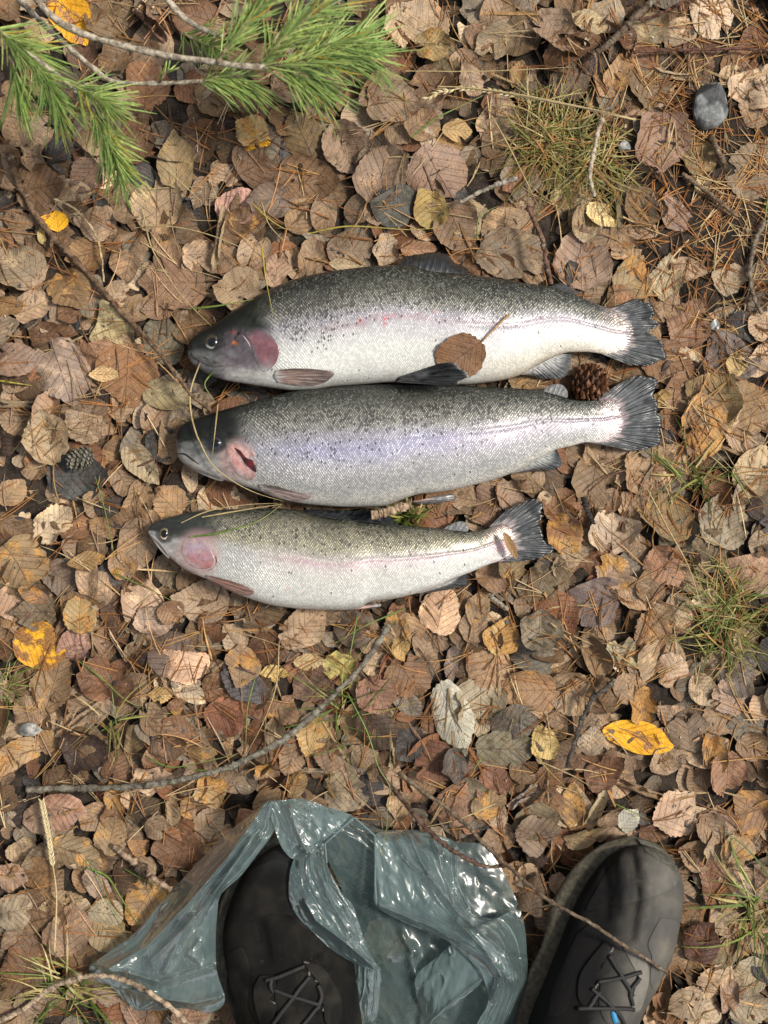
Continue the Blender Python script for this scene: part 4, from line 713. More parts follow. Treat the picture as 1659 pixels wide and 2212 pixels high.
f2.patch('jaw', c3((84, 492), (130, 490), (200, 548), (300, 600), (380, 640), (360, 655), (250, 615), (150, 560), (100, 520)), .0015, lambda X, Y, k: mix(np.array((.20, .19, .185)), np.array((.34, .32, .30)), vnoise(X / 7, Y / 4, 3)))
f2.line('mouth', c3((78, 478), (130, 478), (190, 520), (240, 555)), 2.6, (.015, .014, .015), .6)
f2.eye(466, 957, 13, (.022, .028, .042), .66, None, 1.1)
# ---- trout at the bottom
T3 = c5((62, 262), (76, 225), (150, 182), (250, 150), (350, 126), (500, 108), (650, 102), (800, 98), (1000, 94), (1150, 112), (1300, 152), (1450, 178)) + c6((0, 262), (184, 292), (400, 310), (600, 324), (740, 336), (850, 356), (950, 357), (1020, 345), (1090, 320), (1160, 302), (1225, 330), (1262, 385), (1275, 440))
B3 = c5((62, 264), (80, 300), (130, 352), (190, 422), (260, 487), (330, 537), (400, 572), (500, 614), (650, 692), (800, 752), (1000, 806), (1200, 826), (1450, 834), (1600, 818)) + c6((184, 872), (400, 838), (560, 798), (700, 752), (800, 702), (950, 642), (1030, 606), (1100, 582), (1180, 566), (1235, 530), (1265, 485), (1275, 445))
def paint3(s, X, Y, u, t, C, scl, spt, drk):
    head = sstep(498, 446, X + .10 * np.abs(Y - 1195) ** 1.1 + 26 * (fbm(X / 16, Y / 16, 46, 3) - .5))
    C = mix(C, PINK * 1.0, .8 * np.exp(-((t - .0) / .05) ** 2) * sstep(.28, .4, u) * (.3 + stripes(X, Y, 71))); C = mix(C, (.42, .35, .385), .55 * np.exp(-((t - .02) / .16) ** 2) * sstep(.25, .5, u) * sstep(.2, .7, stripes(X, Y, 72) + .2))
    C = mix(C, (.34, .36, .37), .5 * sstep(.17, .2, u) * sstep(.34, .24, u) * sstep(-.3, .0, t) * sstep(.7, .3, t))
    for cx, cy, r in ((717, 1243 + 190, 0), (849, 1263 - 0, 6), (883, 1271, 5)): C = mix(C, (.60, .36, .28), .7 * sstep(1, .3, ellip(X, Y, cx - 262 + 34, cy + 9, r + .1, r * .8 + .1)))
    C = mix(C, (.46, .30, .32), .6 * sstep(.90, .96, u) * stripes(X, Y, 73) * 1.6)
    h = mix(np.array((.035, .04, .037)), (.32, .325, .318), sstep(-.25, .15, t + .15 * (fbm(X / 12, Y / 12, 24) - .5) + .0 * X)); h = mix(h, (.50, .48, .45), sstep(.4, .7, t)); h = mix(h, (.33, .26, .25), .6 * sstep(.75, 1., t) * (X < 380))
    h = h * (.5 + 1.0 * fbm(X / 8, Y / 5, 49, 4))[..., None]; h = mix(h, (.03, .03, .03), .8 * sstep(1.25, .8, ellip(X, Y, 355, 1153, 20, 20)))
    h = mix(h, (.03, .033, .034), .85 * sstep(.55, .75, vnoise(X / 7, Y / 6, 81)) * sstep(-.15, -.45, t)); h = mix(h, (.38, .25, .25), .8 * sstep(1.45, .7, ellip(X, Y, 432, 1196, 46, 44)))
    C = mix(C, (.035, .04, .042), .8 * sstep(500, 470, X) * sstep(-.25, -.5, t) * sstep(.45, .65, vnoise(X / 8, Y / 6, 82)))
    return mix(C, h * .95, head), scl * (1 - head), spt * (1 - head) * .55, drk * (1 - head) * .85 + .3 * head
FZ3 = [(-1, BACK * 1.2), (-.85, (.085, .08, .055)), (-.6, (.165, .156, .112)), (-.3, (.235, .225, .172)), (-.1, (.335, .325, .30)), (.1, (.43, .415, .405)), (.4, (.47, .47, .45)), (.8, BELLY), (1, (.39, .385, .365))]
f3 = Fish('lowest and smallest trout, olive backed, with a slender leaf on its tail', T3, B3, .000, 9, FZ3, paint3, [(0, .019), (.12, .023), (.4, .025), (.7, .020), (.9, .012), (1, .0075)])
f3.fin('tail_fin', c6((1055, 327), (1136, 316), (1184, 352), (1204, 420), (1196, 490), (1156, 540), (1098, 576)), c6((1185, 198), (1300, 140), (1440, 118), (1458, 200), (1442, 282), (1468, 400), (1542, 478), (1502, 530), (1400, 556), (1290, 572), (1200, 578)), .0090, .007, DK, 24, on=True, ragged=.14, amp=.0012)
f3.fin('adipose_fin', c6((725, 338), (800, 350), (900, 358)), c6((745, 322), (820, 288), (882, 284), (912, 330), (908, 352)), .017, .016, (.07, .075, .08), 6, ragged=0, amp=.0003)
f3.fin('dorsal_fin', c5((1150, 112), (1400, 168)) + c6((80, 275), (400, 312)), c5((1250, 100), (1500, 108)) + c6((120, 198), (200, 195), (345, 250), (405, 302)), .024, .010, (.035, .04, .046), 14, ragged=.1, spots=.8)
f3.fin('anal_fin', c6((540, 805), (700, 752), (800, 705), (845, 685)), c6((640, 800), (800, 772), (916, 745), (900, 700), (918, 645)), .017, .007, lambda a, b: mix(np.array((.36, .36, .35)), np.array((.025, .028, .03)), sstep(.05, .35, b)), 14, ragged=.14)
f3.fin('pelvic_fin', c5((1440, 836), (1520, 828), (1600, 818)), c6((0, 928), (110, 920), (262, 905), (272, 880), (180, 878)), .016, .007, lambda a, b: mix(np.array((.42, .25, .22)), np.array((.12, .11, .11)), sstep(.25, .9, b)), 10, ragged=.04)
f3.fin('pectoral_fin', c5((510, 622), (480, 600), (482, 578)), c5((600, 662), (700, 712), (800, 732), (842, 705), (800, 672), (660, 622)), .022, .024, lambda a, b: mix(np.array((.40, .36, .34)), mix(mix(np.array((.33, .18, .145)), np.array((.20, .12, .10)), b), (.03, .03, .03), sstep(.8, 1.0, a) * .8), sstep(.0, .22, b + .2 * (vnoise(a * 12, b * 3, 4) - .5))), 12, on=True, ragged=.04)
f3.patch('gill_cover', c5((300, 420), (310, 340), (355, 308), (440, 308), (490, 345), (530, 420), (545, 480), (520, 525), (450, 540), (380, 520), (330, 480)), .0006, lambda X, Y, k: mix(mix(np.array((.30, .235, .29)), np.array((.33, .115, .105)), sstep(1175, 1235, Y + 40 * (fbm(X / 16, Y / 9, 62, 3) - .5))), (.25, .17, .165), .95 * sstep(.55, .98, k + .5 * (fbm(X / 8, Y / 8, 94, 3) - .5)) * (.35 + .65 * sstep(450, 425, X))), M_FLESH, fn=lambda X, Y: .0012 * (fbm(X / 8, Y / 8, 63, 3) - .5), blend=lambda X, Y: np.maximum(sstep(452, 420, X), sstep(1170, 1145, Y)))
f3.line('gill_slit', c5((470, 325), (515, 375), (548, 435), (556, 490), (530, 530), (470, 552)), 1.7, (.05, .03, .03), .7)
f3.line('gill_ridge', c5((345, 320), (350, 400), (310, 480)), 2.0, (.44, .36, .34), .6); f3.line('gill_ridge', c5((365, 440), (390, 480), (412, 530)), 1.5, (.50, .42, .39), .5)
f3.line('gill_rim', c5((520, 380), (560, 440), (560, 530), (540, 570)), 1.8, (.34, .17, .155), .65)
f3.line('gill_ridge', c5((450, 480), (490, 470), (530, 475)), 1.2, (.46, .34, .36), .6); f3.line('gill_ridge', c5((440, 510), (480, 500), (520, 505)), 1.2, (.44, .30, .31), .6)
f3.line('mouth', c5((72, 290), (130, 360), (190, 430), (215, 465)), 2.2, (.10, .06, .06), .6)
f3.patch('jaw', c5((72, 285), (110, 300), (170, 370), (215, 440), (205, 455), (150, 400), (95, 325)), .0012, (.36, .33, .31))
f3.eye(355, 1153, 14, (.16, .135, .08), .6, (.62, .50, .38), .85)
FISH = (f1, f2, f3)
# ---------------------------------------------------------------- height of whatever lies highest at a point (litter, fish)
def top_z(px, py):
    w = W(px, py, 0); z = hm(w[..., 0], w[..., 1])
    for f in FISH: z = np.maximum(z, f.z(px, py))
    return z
def d1(*p): return [(.529 * a, .529 * b) for a, b in p]

# ---------------------------------------------------------------- shoes
CAMP = Vector((0, 0, H))
def sh_t(s, px, py): return s.tone(px[None], py[None])[0]
class Shoe:
    def __init__(s, label, SL, SR, UL, UR, hp, crease, tone, sole_c, seed):
        n, m = 150, 64; s.seed = seed
        L, R = resample(SL, n), resample(SR, n); uL, uR = resample(UL, n), resample(UR, n)
        s.root = thing('shoe', W(L[60, 0] * .5 + R[60, 0] * .5, L[60, 1], 0), label, 'shoe', 'dark walking shoes of the photographer')
        # sole: a rounded slab with a groove and fine ribs along its rim
        prof = [(.10, .001), (.02, .001), (.0, .005), (.004, .011), (.014, .0125), (.004, .014), (.0, .020), (.012, .0255), (.05, .027)]
        cols = []
        for a, z in prof: cols.append(W(L[:, 0] + (R - L)[:, 0] * a, L[:, 1] + (R - L)[:, 1] * a, z + 0 * L[:, 0]))
        for a, z in prof[::-1]: cols.append(W(R[:, 0] - (R - L)[:, 0] * a, R[:, 1] - (R - L)[:, 1] * a, z + 0 * L[:, 0]))
        V = np.stack(cols, 1); rib = .0007 * (np.sin(np.arange(n) * 2.2) > .3); V[:, [3, 5, 6], 0] -= rib[:, None]; k = V.shape[1]
        t = np.array(sole_c) * (.7 + .6 * fbm(np.arange(n)[:, None] / 6., np.arange(k)[None] * 1.0, seed, 3))[..., None]
        mk('sole', V.reshape(-1, 3), gridF(n, k, True)[:, ::-1].tolist() + [list(range(k)), list(range((n - 1) * k, n * k))[::-1]], M_SOLE, parent=s.root, tint=t.reshape(-1, 3))
        # upper: a lofted vamp, ending at the collar
        u = np.linspace(0, 1, n); h = pchip(hp)(u); ph = np.linspace(0, np.pi, m); q = (1 - np.sign(np.cos(ph)) * np.abs(np.cos(ph)) ** .80) / 2
        PX = uL[:, None, 0] + (uR - uL)[:, None, 0] * q[None]; PY = uL[:, None, 1] + (uR - uL)[:, None, 1] * q[None]
        Z = .024 + h[:, None] * (np.abs(np.sin(ph)) ** .72)[None]
        Z = Z + crease(PX, PY) * np.sin(ph)[None] + .0016 * (fbm(PX / 30, PY / 30, seed, 3) - .5) * np.sin(ph)[None]
        s.V = W(PX, PY, Z).reshape(-1, 3); s.F = gridF(n, m)[:, ::-1].tolist()
        t = tone(PX, PY); uv = np.stack([PX, PY], -1).reshape(-1, 2) / 60.
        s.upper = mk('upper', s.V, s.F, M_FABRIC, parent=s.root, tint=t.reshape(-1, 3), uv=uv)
        s.bvh = BVHTree.FromPolygons(s.V.tolist(), s.F); s.tone = tone
        k0, k1 = int(n * .60), int(n * .955); Vg = s.V.reshape(n, m, 3); c0 = (Vg[k0:k1, m // 2 - 12:m // 2 + 12].reshape(-1, 3)).mean(0)
        rim = []
        for tt in np.linspace(0, 2 * np.pi, 40, endpoint=False): rim.append(Vg[int((k0 + k1) / 2 + (k1 - k0) / 2 * math.cos(tt)), int(m / 2 + 17 * math.sin(tt))])
        rim = np.array(rim); v, f = tube(np.vstack([rim, rim[:2]]), .0065, 8); mk('collar', v + [0, 0, .004], f, M_FABRIC, parent=s.root, tint=(.014, .014, .014), uv=np.zeros((len(v), 2)))
        rr = np.array([1.0, .97, .9, .6, .3, .05]); dz = np.array([.005, .001, -.004, -.005, -.006, -.006]) + .006
        L2 = np.concatenate([c0[None] * [1, 1, 0] + (rim - c0 * [1, 1, 0]) * [a, a, 1] + [0, 0, b] for a, b in zip(rr, dz)]); mk('lining', L2, gridF(6, 40, True).tolist() + [list(range(200, 240))], M_LACE, parent=s.root)
    def hit(s, px, py):
        w = Vector(W(px, py, 0).tolist()); d = (w - CAMP).normalized(); r = s.bvh.ray_cast(CAMP, d)
        return np.array(r[0]) if r[0] is not None else np.array(W(px, py, .03))
    def cord(s, name, pts, r, mat, lift=1.0, n=24, tint=None, parent=None):
        p = resample(pts, n, len(pts) > 2)
        if name == 'lace': p = p + 2.2 * (np.stack([fbm(np.arange(n) / 6. + pts[0][0], np.zeros(n), 3, 2), fbm(np.arange(n) / 6. + pts[0][1], np.zeros(n), 4, 2)], -1) - .5) * np.sin(np.linspace(0, np.pi, n))[:, None] * 2
        P = np.array([s.hit(a, b) for a, b in p])
        P[:, 2] = np.maximum(P[:, 2], np.convolve(np.pad(P[:, 2], 3, mode='edge'), np.ones(7) / 7, 'valid')); P[:, 2] += r * lift
        v, f = tube(P, r, 7); return mk(name, v, f, mat, parent=parent or s.root, tint=tint)
    def overlay(s, name, poly, th, tint, mat=None, uvs=60., n=72, nr=12):
        p = resample(list(poly) + [poly[0]], n + 1)[:-1]; c = p.mean(0); k = np.r_[1.0, .985, .96, np.linspace(.9, .05, nr - 3)]
        pr = np.r_[-.001, .6 * th, th, np.full(nr - 3, th)]; V = []
        for kk, z in zip(k, pr):
            for a in c + (p - c) * kk: h = s.hit(*a); h[2] += z; V.append(h)
        V = np.array(V); F = gridF(nr, n, True).tolist() + [list(range((nr - 1) * n, nr * n))]; px, py = G(V[:, 0], V[:, 1], V[:, 2])
        if np.isscalar(tint): tint = sh_t(s, px, py) * tint
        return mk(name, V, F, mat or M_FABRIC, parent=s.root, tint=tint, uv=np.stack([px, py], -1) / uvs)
hs_ = conv(1900, 3200, 1.8433); ls = conv(0, 3132, 1.0369)
SL = [(1362, 1806), (1300, 1824), (1240, 1872), (1195, 1946), (1170, 2041), (1140, 2107), (1110, 2212), (1088, 2330), (1080, 2430), (1110, 2500), (1170, 2520)]
SR = [(1362, 1806), (1418, 1822), (1455, 1858), (1474, 1916), (1468, 1982), (1450, 2065), (1424, 2122), (1384, 2202), (1340, 2310), (1310, 2420), (1260, 2500), (1175, 2521)]
UL = [(1370, 1824), (1335, 1836), (1296, 1868), (1250, 1937), (1212, 2028), (1172, 2128), (1140, 2212), (1118, 2330), (1108, 2400), (1118, 2470), (1166, 2506)]
UR = [(1370, 1824), (1420, 1834), (1458, 1866), (1477, 1916), (1472, 1982), (1454, 2065), (1428, 2122), (1386, 2202), (1342, 2320), (1318, 2410), (1262, 2484), (1172, 2507)]
def cr_r(X, Y):
    z = 0
    for pts, a, w in ((hs_((1075, 240), (1105, 420), (1120, 600), (1075, 900)), -.0068, 10), (hs_((1000, 300), (1010, 480), (1030, 700)), .0042, 11), (hs_((890, 420), (900, 640), (900, 760)), -.0044, 10), (hs_((1150, 330), (1240, 500), (1230, 760)), .0018, 20)):
        z = z + a * np.exp(-(polydist(pts, X, Y) / w) ** 2)
    return z
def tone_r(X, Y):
    c = np.tile(np.array((.004, .004, .0045)), X.shape + (1,)); c = mix(c, (.085, .083, .078), sstep(1320, 1430, X + .25 * (Y - 1950)) * .9)  # grey right flank: its lit side is painted into the fabric tint
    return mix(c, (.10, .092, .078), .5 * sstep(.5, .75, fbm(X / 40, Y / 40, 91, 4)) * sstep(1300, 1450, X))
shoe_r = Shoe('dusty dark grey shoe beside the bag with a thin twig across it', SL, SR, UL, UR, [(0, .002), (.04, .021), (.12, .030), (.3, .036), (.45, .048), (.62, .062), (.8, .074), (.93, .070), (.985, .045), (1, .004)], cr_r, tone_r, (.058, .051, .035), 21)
TL = [(608, 1800), (560, 1826), (518, 1868), (480, 1938), (461, 2015), (466, 2089), (487, 2157), (513, 2212), (548, 2330), (590, 2430), (640, 2500), (690, 2515)]
TR = [(608, 1800), (650, 1812), (690, 1850), (726, 1930), (750, 2020), (768, 2089), (776, 2150), (784, 2212), (796, 2330), (795, 2430), (760, 2500), (695, 2516)]
VL = [(612, 1820), (570, 1842), (528, 1884), (497, 1950), (482, 2015), (488, 2089), (505, 2157), (530, 2212), (565, 2330), (600, 2420), (645, 2485), (690, 2503)]
VR = [(612, 1820), (650, 1828), (688, 1862), (722, 1935), (748, 2020), (766, 2089), (774, 2150), (782, 2212), (792, 2330), (788, 2420), (752, 2484), (694, 2504)]
def cr_l(X, Y):
    z = 0
    for pts, a, w in ((ls((1060, 520), (1080, 600), (1090, 680)), -.0028, 12), (ls((1180, 540), (1190, 620), (1200, 690)), .0026, 12), (ls((1120, 560), (1130, 660)), .002, 10)): z = z + a * np.exp(-(polydist(pts, X, Y) / w) ** 2)
    return z
def tone_l(X, Y):
    c = np.tile(np.array((.0045, .0045, .0045)), X.shape + (1,)); c = mix(c, (.016, .0148, .0125), sstep(.4, .75, fbm(X / 45, Y / 45, 95, 4)) * .6)
    return mix(c, (.012, .013, .014), sstep(1900, 1850, Y))
shoe_l = Shoe('black shoe standing half under the draped plastic bag', TL, TR, VL, VR, [(0, .002), (.04, .020), (.12, .029), (.3, .036), (.45, .049), (.62, .062), (.8, .074), (.93, .070), (.985, .045), (1, .004)], cr_l, tone_l, (.060, .056, .043), 23)
def dress(sh, tongue, stays, laces, loops, guard):
    sh.overlay('tongue', tongue, .0012, 1.2, uvs=36.)
    for st in stays: sh.overlay('eyestay', st, .0022, 1.7)
    for lp in loops: sh.cord('lace_loop', lp, .0011, M_SOLE, .4, 14, tint=(.10, .10, .095))
    for la in laces: sh.cord('lace', la, .0019, M_LACE, 1.6)
    if guard: sh.overlay('toe_guard', guard, .0010, (.070, .066, .054), M_SOLE)
shoe_r.overlay('toe_cap', hs_((1000, 292), (900, 420), (790, 600), (740, 720), (900, 690), (1030, 672), (1180, 625), (1330, 575), (1425, 500), (1400, 430), (1300, 350), (1180, 290), (1080, 262)), .0009, 1.25)
shoe_r.overlay('side_panel', hs_((690, 860), (800, 800), (860, 900), (800, 1000), (700, 1120), (650, 1300), (600, 1450), (470, 1480), (500, 1300), (570, 1120)), .0011, 1.3)
shoe_r.overlay('side_panel', hs_((1290, 760), (1420, 800), (1390, 1000), (1320, 1150), (1260, 1290), (1215, 1230), (1225, 1050), (1200, 940)), .0010, 1.2)
shoe_l.overlay('toe_cap', ls((1010, 300), (940, 440), (925, 560), (1000, 520), (1100, 490), (1190, 495), (1270, 560), (1300, 480), (1230, 340), (1140, 255)), .0009, 1.3)
shoe_l.overlay('side_panel', ls((930, 640), (990, 620), (1020, 720), (1010, 860), (1050, 960), (980, 960), (930, 820)), .0011, 1.4)
dress(shoe_r, hs_((930, 960), (1010, 980), (1100, 1040), (1120, 1160), (1100, 1300), (1060, 1480), (1000, 1534), (900, 1534), (840, 1400), (850, 1250), (860, 1120), (900, 1040)),
      [hs_((880, 930), (925, 960), (915, 1030), (850, 1090), (870, 1160), (840, 1220), (770, 1230), (750, 1270), (800, 1300), (830, 1360), (760, 1420), (690, 1350), (700, 1180), (780, 1050)),
       hs_((1010, 950), (1040, 1010), (1110, 1050), (1120, 1120), (1170, 1140), (1130, 1200), (1110, 1250), (1140, 1290), (1080, 1360), (1090, 1440), (1150, 1420), (1210, 1200), (1180, 1060), (1090, 970))],
      [hs_((835, 1222), (990, 1195), (1150, 1150)), hs_((915, 1030), (1000, 1170), (1088, 1320)), hs_((790, 1270), (880, 1350), (965, 1425)), hs_((690, 1415), (890, 1412), (1095, 1418)), hs_((1140, 1190), (1090, 1260), (1070, 1310), (1088, 1390)), hs_((960, 1425), (1010, 1490), (1040, 1560)), hs_((850, 1290), (800, 1360), (760, 1420))],
      [hs_((900, 960), (905, 1010), (935, 1005), (945, 975)), hs_((1130, 1030), (1135, 1110), (1160, 1150), (1185, 1110)), hs_((780, 1180), (760, 1250), (800, 1285), (850, 1220)), hs_((1110, 1230), (1135, 1250), (1125, 1280)), hs_((1080, 1380), (1090, 1440), (1110, 1400))],
      hs_((1120, 190), (1180, 200), (1290, 260), (1390, 350), (1425, 420), (1400, 425), (1330, 375), (1240, 320), (1180, 270)))
p = np.array([shoe_r.hit(*q) for q in resample(hs_((945, 1432), (955, 1480), (968, 1520)), 8)]); p[:, 2] += .003
side = np.array([.0022, .0008, 0]); V, F = sheet(np.stack([p - side, p, p + side], 1), .0012); mk('pull_tab', V, F, M_BLUE, parent=shoe_r.root)
dress(shoe_l, ls((1130, 745), (1190, 715), (1250, 720), (1300, 780), (1310, 860), (1320, 960), (1240, 1010), (1150, 980), (1130, 900), (1120, 820)),
      [ls((1060, 730), (1120, 735), (1125, 790), (1100, 830), (1130, 860), (1120, 910), (1135, 960), (1080, 970), (1040, 860), (1035, 780)), ls((1235, 680), (1290, 700), (1310, 760), (1295, 800), (1320, 850), (1330, 930), (1380, 940), (1400, 860), (1370, 770), (1310, 690))],
      [ls((1085, 752), (1165, 728), (1245, 692)), ls((1265, 735), (1190, 830), (1115, 930)), ls((1120, 790), (1200, 820), (1300, 850)), ls((1300, 770), (1312, 820), (1300, 860)), ls((1110, 740), (1108, 780), (1120, 800)), ls((1305, 855), (1230, 940), (1180, 1000))],
      [ls((1075, 735), (1078, 770), (1085, 795)), ls((1240, 680), (1262, 690), (1262, 735)), ls((1285, 755), (1318, 765), (1300, 800)), ls((1100, 810), (1095, 835), (1125, 850)), ls((1300, 835), (1325, 850), (1318, 880))], None)

# ---------------------------------------------------------------- plastic bag
bag = thing('plastic_bag', W(800, 2000, .01), 'crumpled see-through teal plastic bag draped over the left shoe', 'plastic bag')
def bag_panel(name, L, R, zL, zR, bulge, folds, seed, n=170, m=110, wr=.004, fx=2.0, fy=16., under=None, th=.0, mat=None):
    L, R = resample(L, n), resample(R, n); a = np.linspace(0, 1, n)[:, None]; q = np.linspace(0, 1, m)[None]
    PX = L[:, None, 0] + (R - L)[:, None, 0] * q; PY = L[:, None, 1] + (R - L)[:, None, 1] * q
    z = pchip(zL)(a) * (1 - q) + pchip(zR)(a) * q + bulge * np.sin(np.pi * q) * np.sin(np.pi * np.clip(a, .02, .98)) ** .5
    wa = fbm(a * 3 + seed, q * 3, seed, 2) * 1.2; rng = np.random.default_rng(seed)
    e = (ridged(a * fx + wa * .6, q * fy * .5 + wa * 2, seed + 1, 2) ** 3 - .25) * wr * .45
    # creases: warped triangle waves, so that flat facets meet along sharp lines; most run down the length of the panel
    dv = (L[-1] + R[-1] - L[0] - R[0]); main = math.atan2(dv[1], dv[0]) + math.pi / 2
    for i in range(12):
        th_ = main + (rng.normal(0, .24) if i < 10 else rng.uniform(0, 3.1)); lam = (rng.uniform(40, 90), rng.uniform(14, 40))[i % 2]; wx = (fbm(PX / 60 + i * 9, PY / 60, seed + i, 3) - .5) * 50 / lam
        tri = np.abs(2 * ((PX * math.cos(th_) + PY * math.sin(th_)) / lam + wx + rng.random()) % 2 - 1)
        e = e + (.046 if i % 2 == 0 else .052) * lam * S * (tri - .5) * sstep(.44, .62, fbm(PX / 48 + 31 * i, PY / 48, seed + 50 + i, 2)) * (wr / .006)
    z = z + e
    for pts, hgt, w in folds: z = z + hgt * np.exp(-np.abs(polydist(pts, PX, PY) / w) ** 1.25)
    floor = .003 + hm(*np.moveaxis(W(PX, PY, 0)[..., :2], -1, 0)) * .0
    z = np.maximum(z, floor + .002 * ridged(PX / 30, PY / 30, seed + 9, 2))
    for sh in (shoe_l, shoe_r):
        pass
    P = W(PX, PY, z).reshape(-1, 3)
    if under is not None:                                           # rest on the shoe where it crosses it
        for i in range(len(P)):
            d = (Vector(P[i]) - CAMP).normalized(); r = under.bvh.ray_cast(CAMP, d)
            if r[0] is not None and r[0].z + .0025 > P[i, 2]:
                k = r[0].z + .0025 + .6 * max(e.ravel()[i], 0); P[i] = W(PX.ravel()[i], PY.ravel()[i], k)
    uv = np.stack([np.repeat(a, m, 1), np.repeat(q, n, 0)], -1).reshape(-1, 2) + seed
    return mk(name, P, gridF(n, m), mat or M_BAG, parent=bag, uv=uv)
bs = conv(1100, 3120, 1.58); bl = conv(350, 3120, 1.8433)
# bottom layer, lying on the leaves behind everything
bag_panel('back_panel', bs((170, 60), (200, 250), (300, 420), (400, 640), (470, 900), (480, 1080), (470, 1300), (500, 1600)), bs((450, 150), (640, 232), (860, 236), (1100, 305), (1270, 330), (1390, 490), (1480, 680), (1525, 830), (1540, 1000), (1545, 1180), (1500, 1400), (1440, 1600)),
          [(0, .045), (.2, .03), (.5, .012), (1, .012)], [(0, .020), (.4, .008), (.7, .010), (1, .012)], .010, [(bs((500, 1000), (800, 1010), (860, 1160)), .006, 14), (bs((760, 880), (830, 1000)), .006, 8)], 301, wr=.0042, fx=3, fy=9, mat=M_CLEAR)
# upper right layer, gathered into a bundle of creases running down to the right
bag_panel('front_panel', bs((590, 265), (597, 420), (594, 560), (602, 705), (760, 800), (900, 860), (1020, 910), (1090, 960), (1200, 1060), (1270, 1165), (1300, 1300), (1240, 1420), (1150, 1600)), bs((640, 236), (860, 238), (1095, 308), (1112, 440), (1125, 580), (1200, 735), (1330, 785), (1445, 742), (1522, 830), (1540, 1000), (1546, 1100), (1540, 1200), (1500, 1340), (1470, 1440), (1420, 1600)),
          [(0, .040), (.3, .034), (.6, .050), (.85, .046), (1, .040)], [(0, .016), (.4, .010), (.7, .020), (1, .02)], .014,
          [(bs((800, 240), (880, 430), (1010, 620), (1120, 760), (1290, 900), (1400, 990), (1490, 1160)), .014, 12), (bs((960, 290), (1030, 520), (1090, 700), (1190, 800)), .010, 7), (bs((1090, 340), (1105, 560), (1180, 720)), .009, 6), (bs((620, 705), (930, 830), (1180, 960), (1330, 1060), (1440, 1180)), .010, 9), (bs((1100, 800), (1280, 980), (1380, 1150), (1330, 1280)), .010, 8), (bs((1290, 780), (1440, 745)), .007, 7), (bs((1440, 1020), (1540, 1040)), .007, 6), (bs((730, 300), (800, 420), (960, 560)), .006, 8)], 311, 210, 150, wr=.0048, fx=3, fy=20)
# lower flap with a folded corner
bag_panel('lower_flap', bs((1010, 1000), (860, 1130), (850, 1250), (900, 1440), (860, 1600)), bs((1090, 930), (1180, 1050), (1262, 1165), (1120, 1300), (940, 1440), (900, 1600)), [(0, .036), (.5, .026), (1, .02)], [(0, .046), (.5, .042), (1, .022)], .004, [(bs((1262, 1165), (1090, 1290), (930, 1430)), .004, 5)], 321, 110, 80, wr=.004, fx=3, fy=6)
# strip hanging beside the shoe
bag_panel('hanging_strip', bs((470, 1060), (475, 1200), (470, 1350), (510, 1441)), bs((600, 1060), (640, 1130), (620, 1300), (600, 1441)), [(0, .04), (1, .012)], [(0, .045), (1, .010)], .006, [], 331, 90, 50, wr=.006, fx=1.5, fy=14)
# left flap, pulled from the peak down to the ground
bag_panel('side_panel', bl((1300, 62), (1265, 90), (1000, 300), (800, 500), (560, 760), (330, 1020), (130, 1170), (15, 1250), (8, 1300), (60, 1370), (150, 1400), (230, 1480), (330, 1575)),
          bl((1340, 62), (1335, 200), (1340, 290), (1240, 430), (1100, 610), (960, 740), (930, 900), (920, 1100), (930, 1300), (985, 1480), (960, 1560), (860, 1600), (700, 1570), (520, 1580), (380, 1585)),
          [(0, .060), (.15, .030), (.5, .012), (.75, .010), (1, .010)], [(0, .062), (.25, .056), (.5, .044), (.75, .030), (1, .010)], .010,
          [(bl((1270, 95), (1000, 480), (700, 830), (420, 1120), (160, 1270)), .012, 10), (bl((1240, 330), (1000, 620), (800, 880), (450, 1220)), .011, 10), (bl((1180, 330), (1080, 480), (900, 740)), .006, 6), (bl((750, 900), (640, 1100), (550, 1290)), .010, 12), (bl((900, 1270), (700, 1320), (520, 1380), (280, 1300)), .009, 8), (bl((950, 1480), (760, 1530), (560, 1500), (300, 1440)), .008, 9), (bl((60, 1230), (160, 1290), (280, 1300)), .008, 7), (bl((800, 1080), (720, 1170), (800, 1230)), .007, 6)], 341, 210, 130, wr=.0055, fx=2.2, fy=15)
# the loop that crosses the shoe, with its cut handle edge
bag_panel('handle', bl((1330, 62), (1290, 90), (1340, 240), (1400, 400), (1470, 480)) + bs((92, 405), (65, 500), (62, 660), (120, 780), (230, 890), (340, 990), (480, 1070), (600, 1110)),
          bs((130, 36), (260, 75), (465, 155), (380, 230), (282, 320), (295, 440), (340, 540), (400, 640), (455, 700), (490, 800), (530, 920), (575, 1020), (636, 1110)),
          [(0, .062), (.3, .060), (.6, .060), (1, .062)], [(0, .055), (.25, .050), (.6, .064), (1, .062)], .010,
          [(bs((265, 400), (300, 560), (400, 700), (450, 780)), .008, 6), (bs((60, 100), (110, 240), (170, 370)), .008, 6), (bs((160, 680), (230, 800), (340, 880), (590, 1080)), .008, 8), (bs((240, 480), (330, 700), (460, 900)), .007, 7), (bs((110, 380), (200, 390), (260, 330)), -.008, 10)], 351, 210, 100, wr=.0065, fx=3.5, fy=12, under=shoe_l)
def hem(pts, z, r=.0011):
    p = resample(pts, 40, False); v, f = tube(W(p[:, 0], p[:, 1], np.interp(np.linspace(0, 1, 40), np.linspace(0, 1, len(z)), z)), r, 6); mk('hem', v, f, M_BAG, parent=bag, uv=np.zeros((len(v), 2)))
hem(bs((465, 155), (282, 320), (295, 440)), [.056, .062, .064]); hem(bs((465, 155), (594, 268), (597, 420), (594, 560), (602, 700)), [.056, .050, .046, .044, .044])

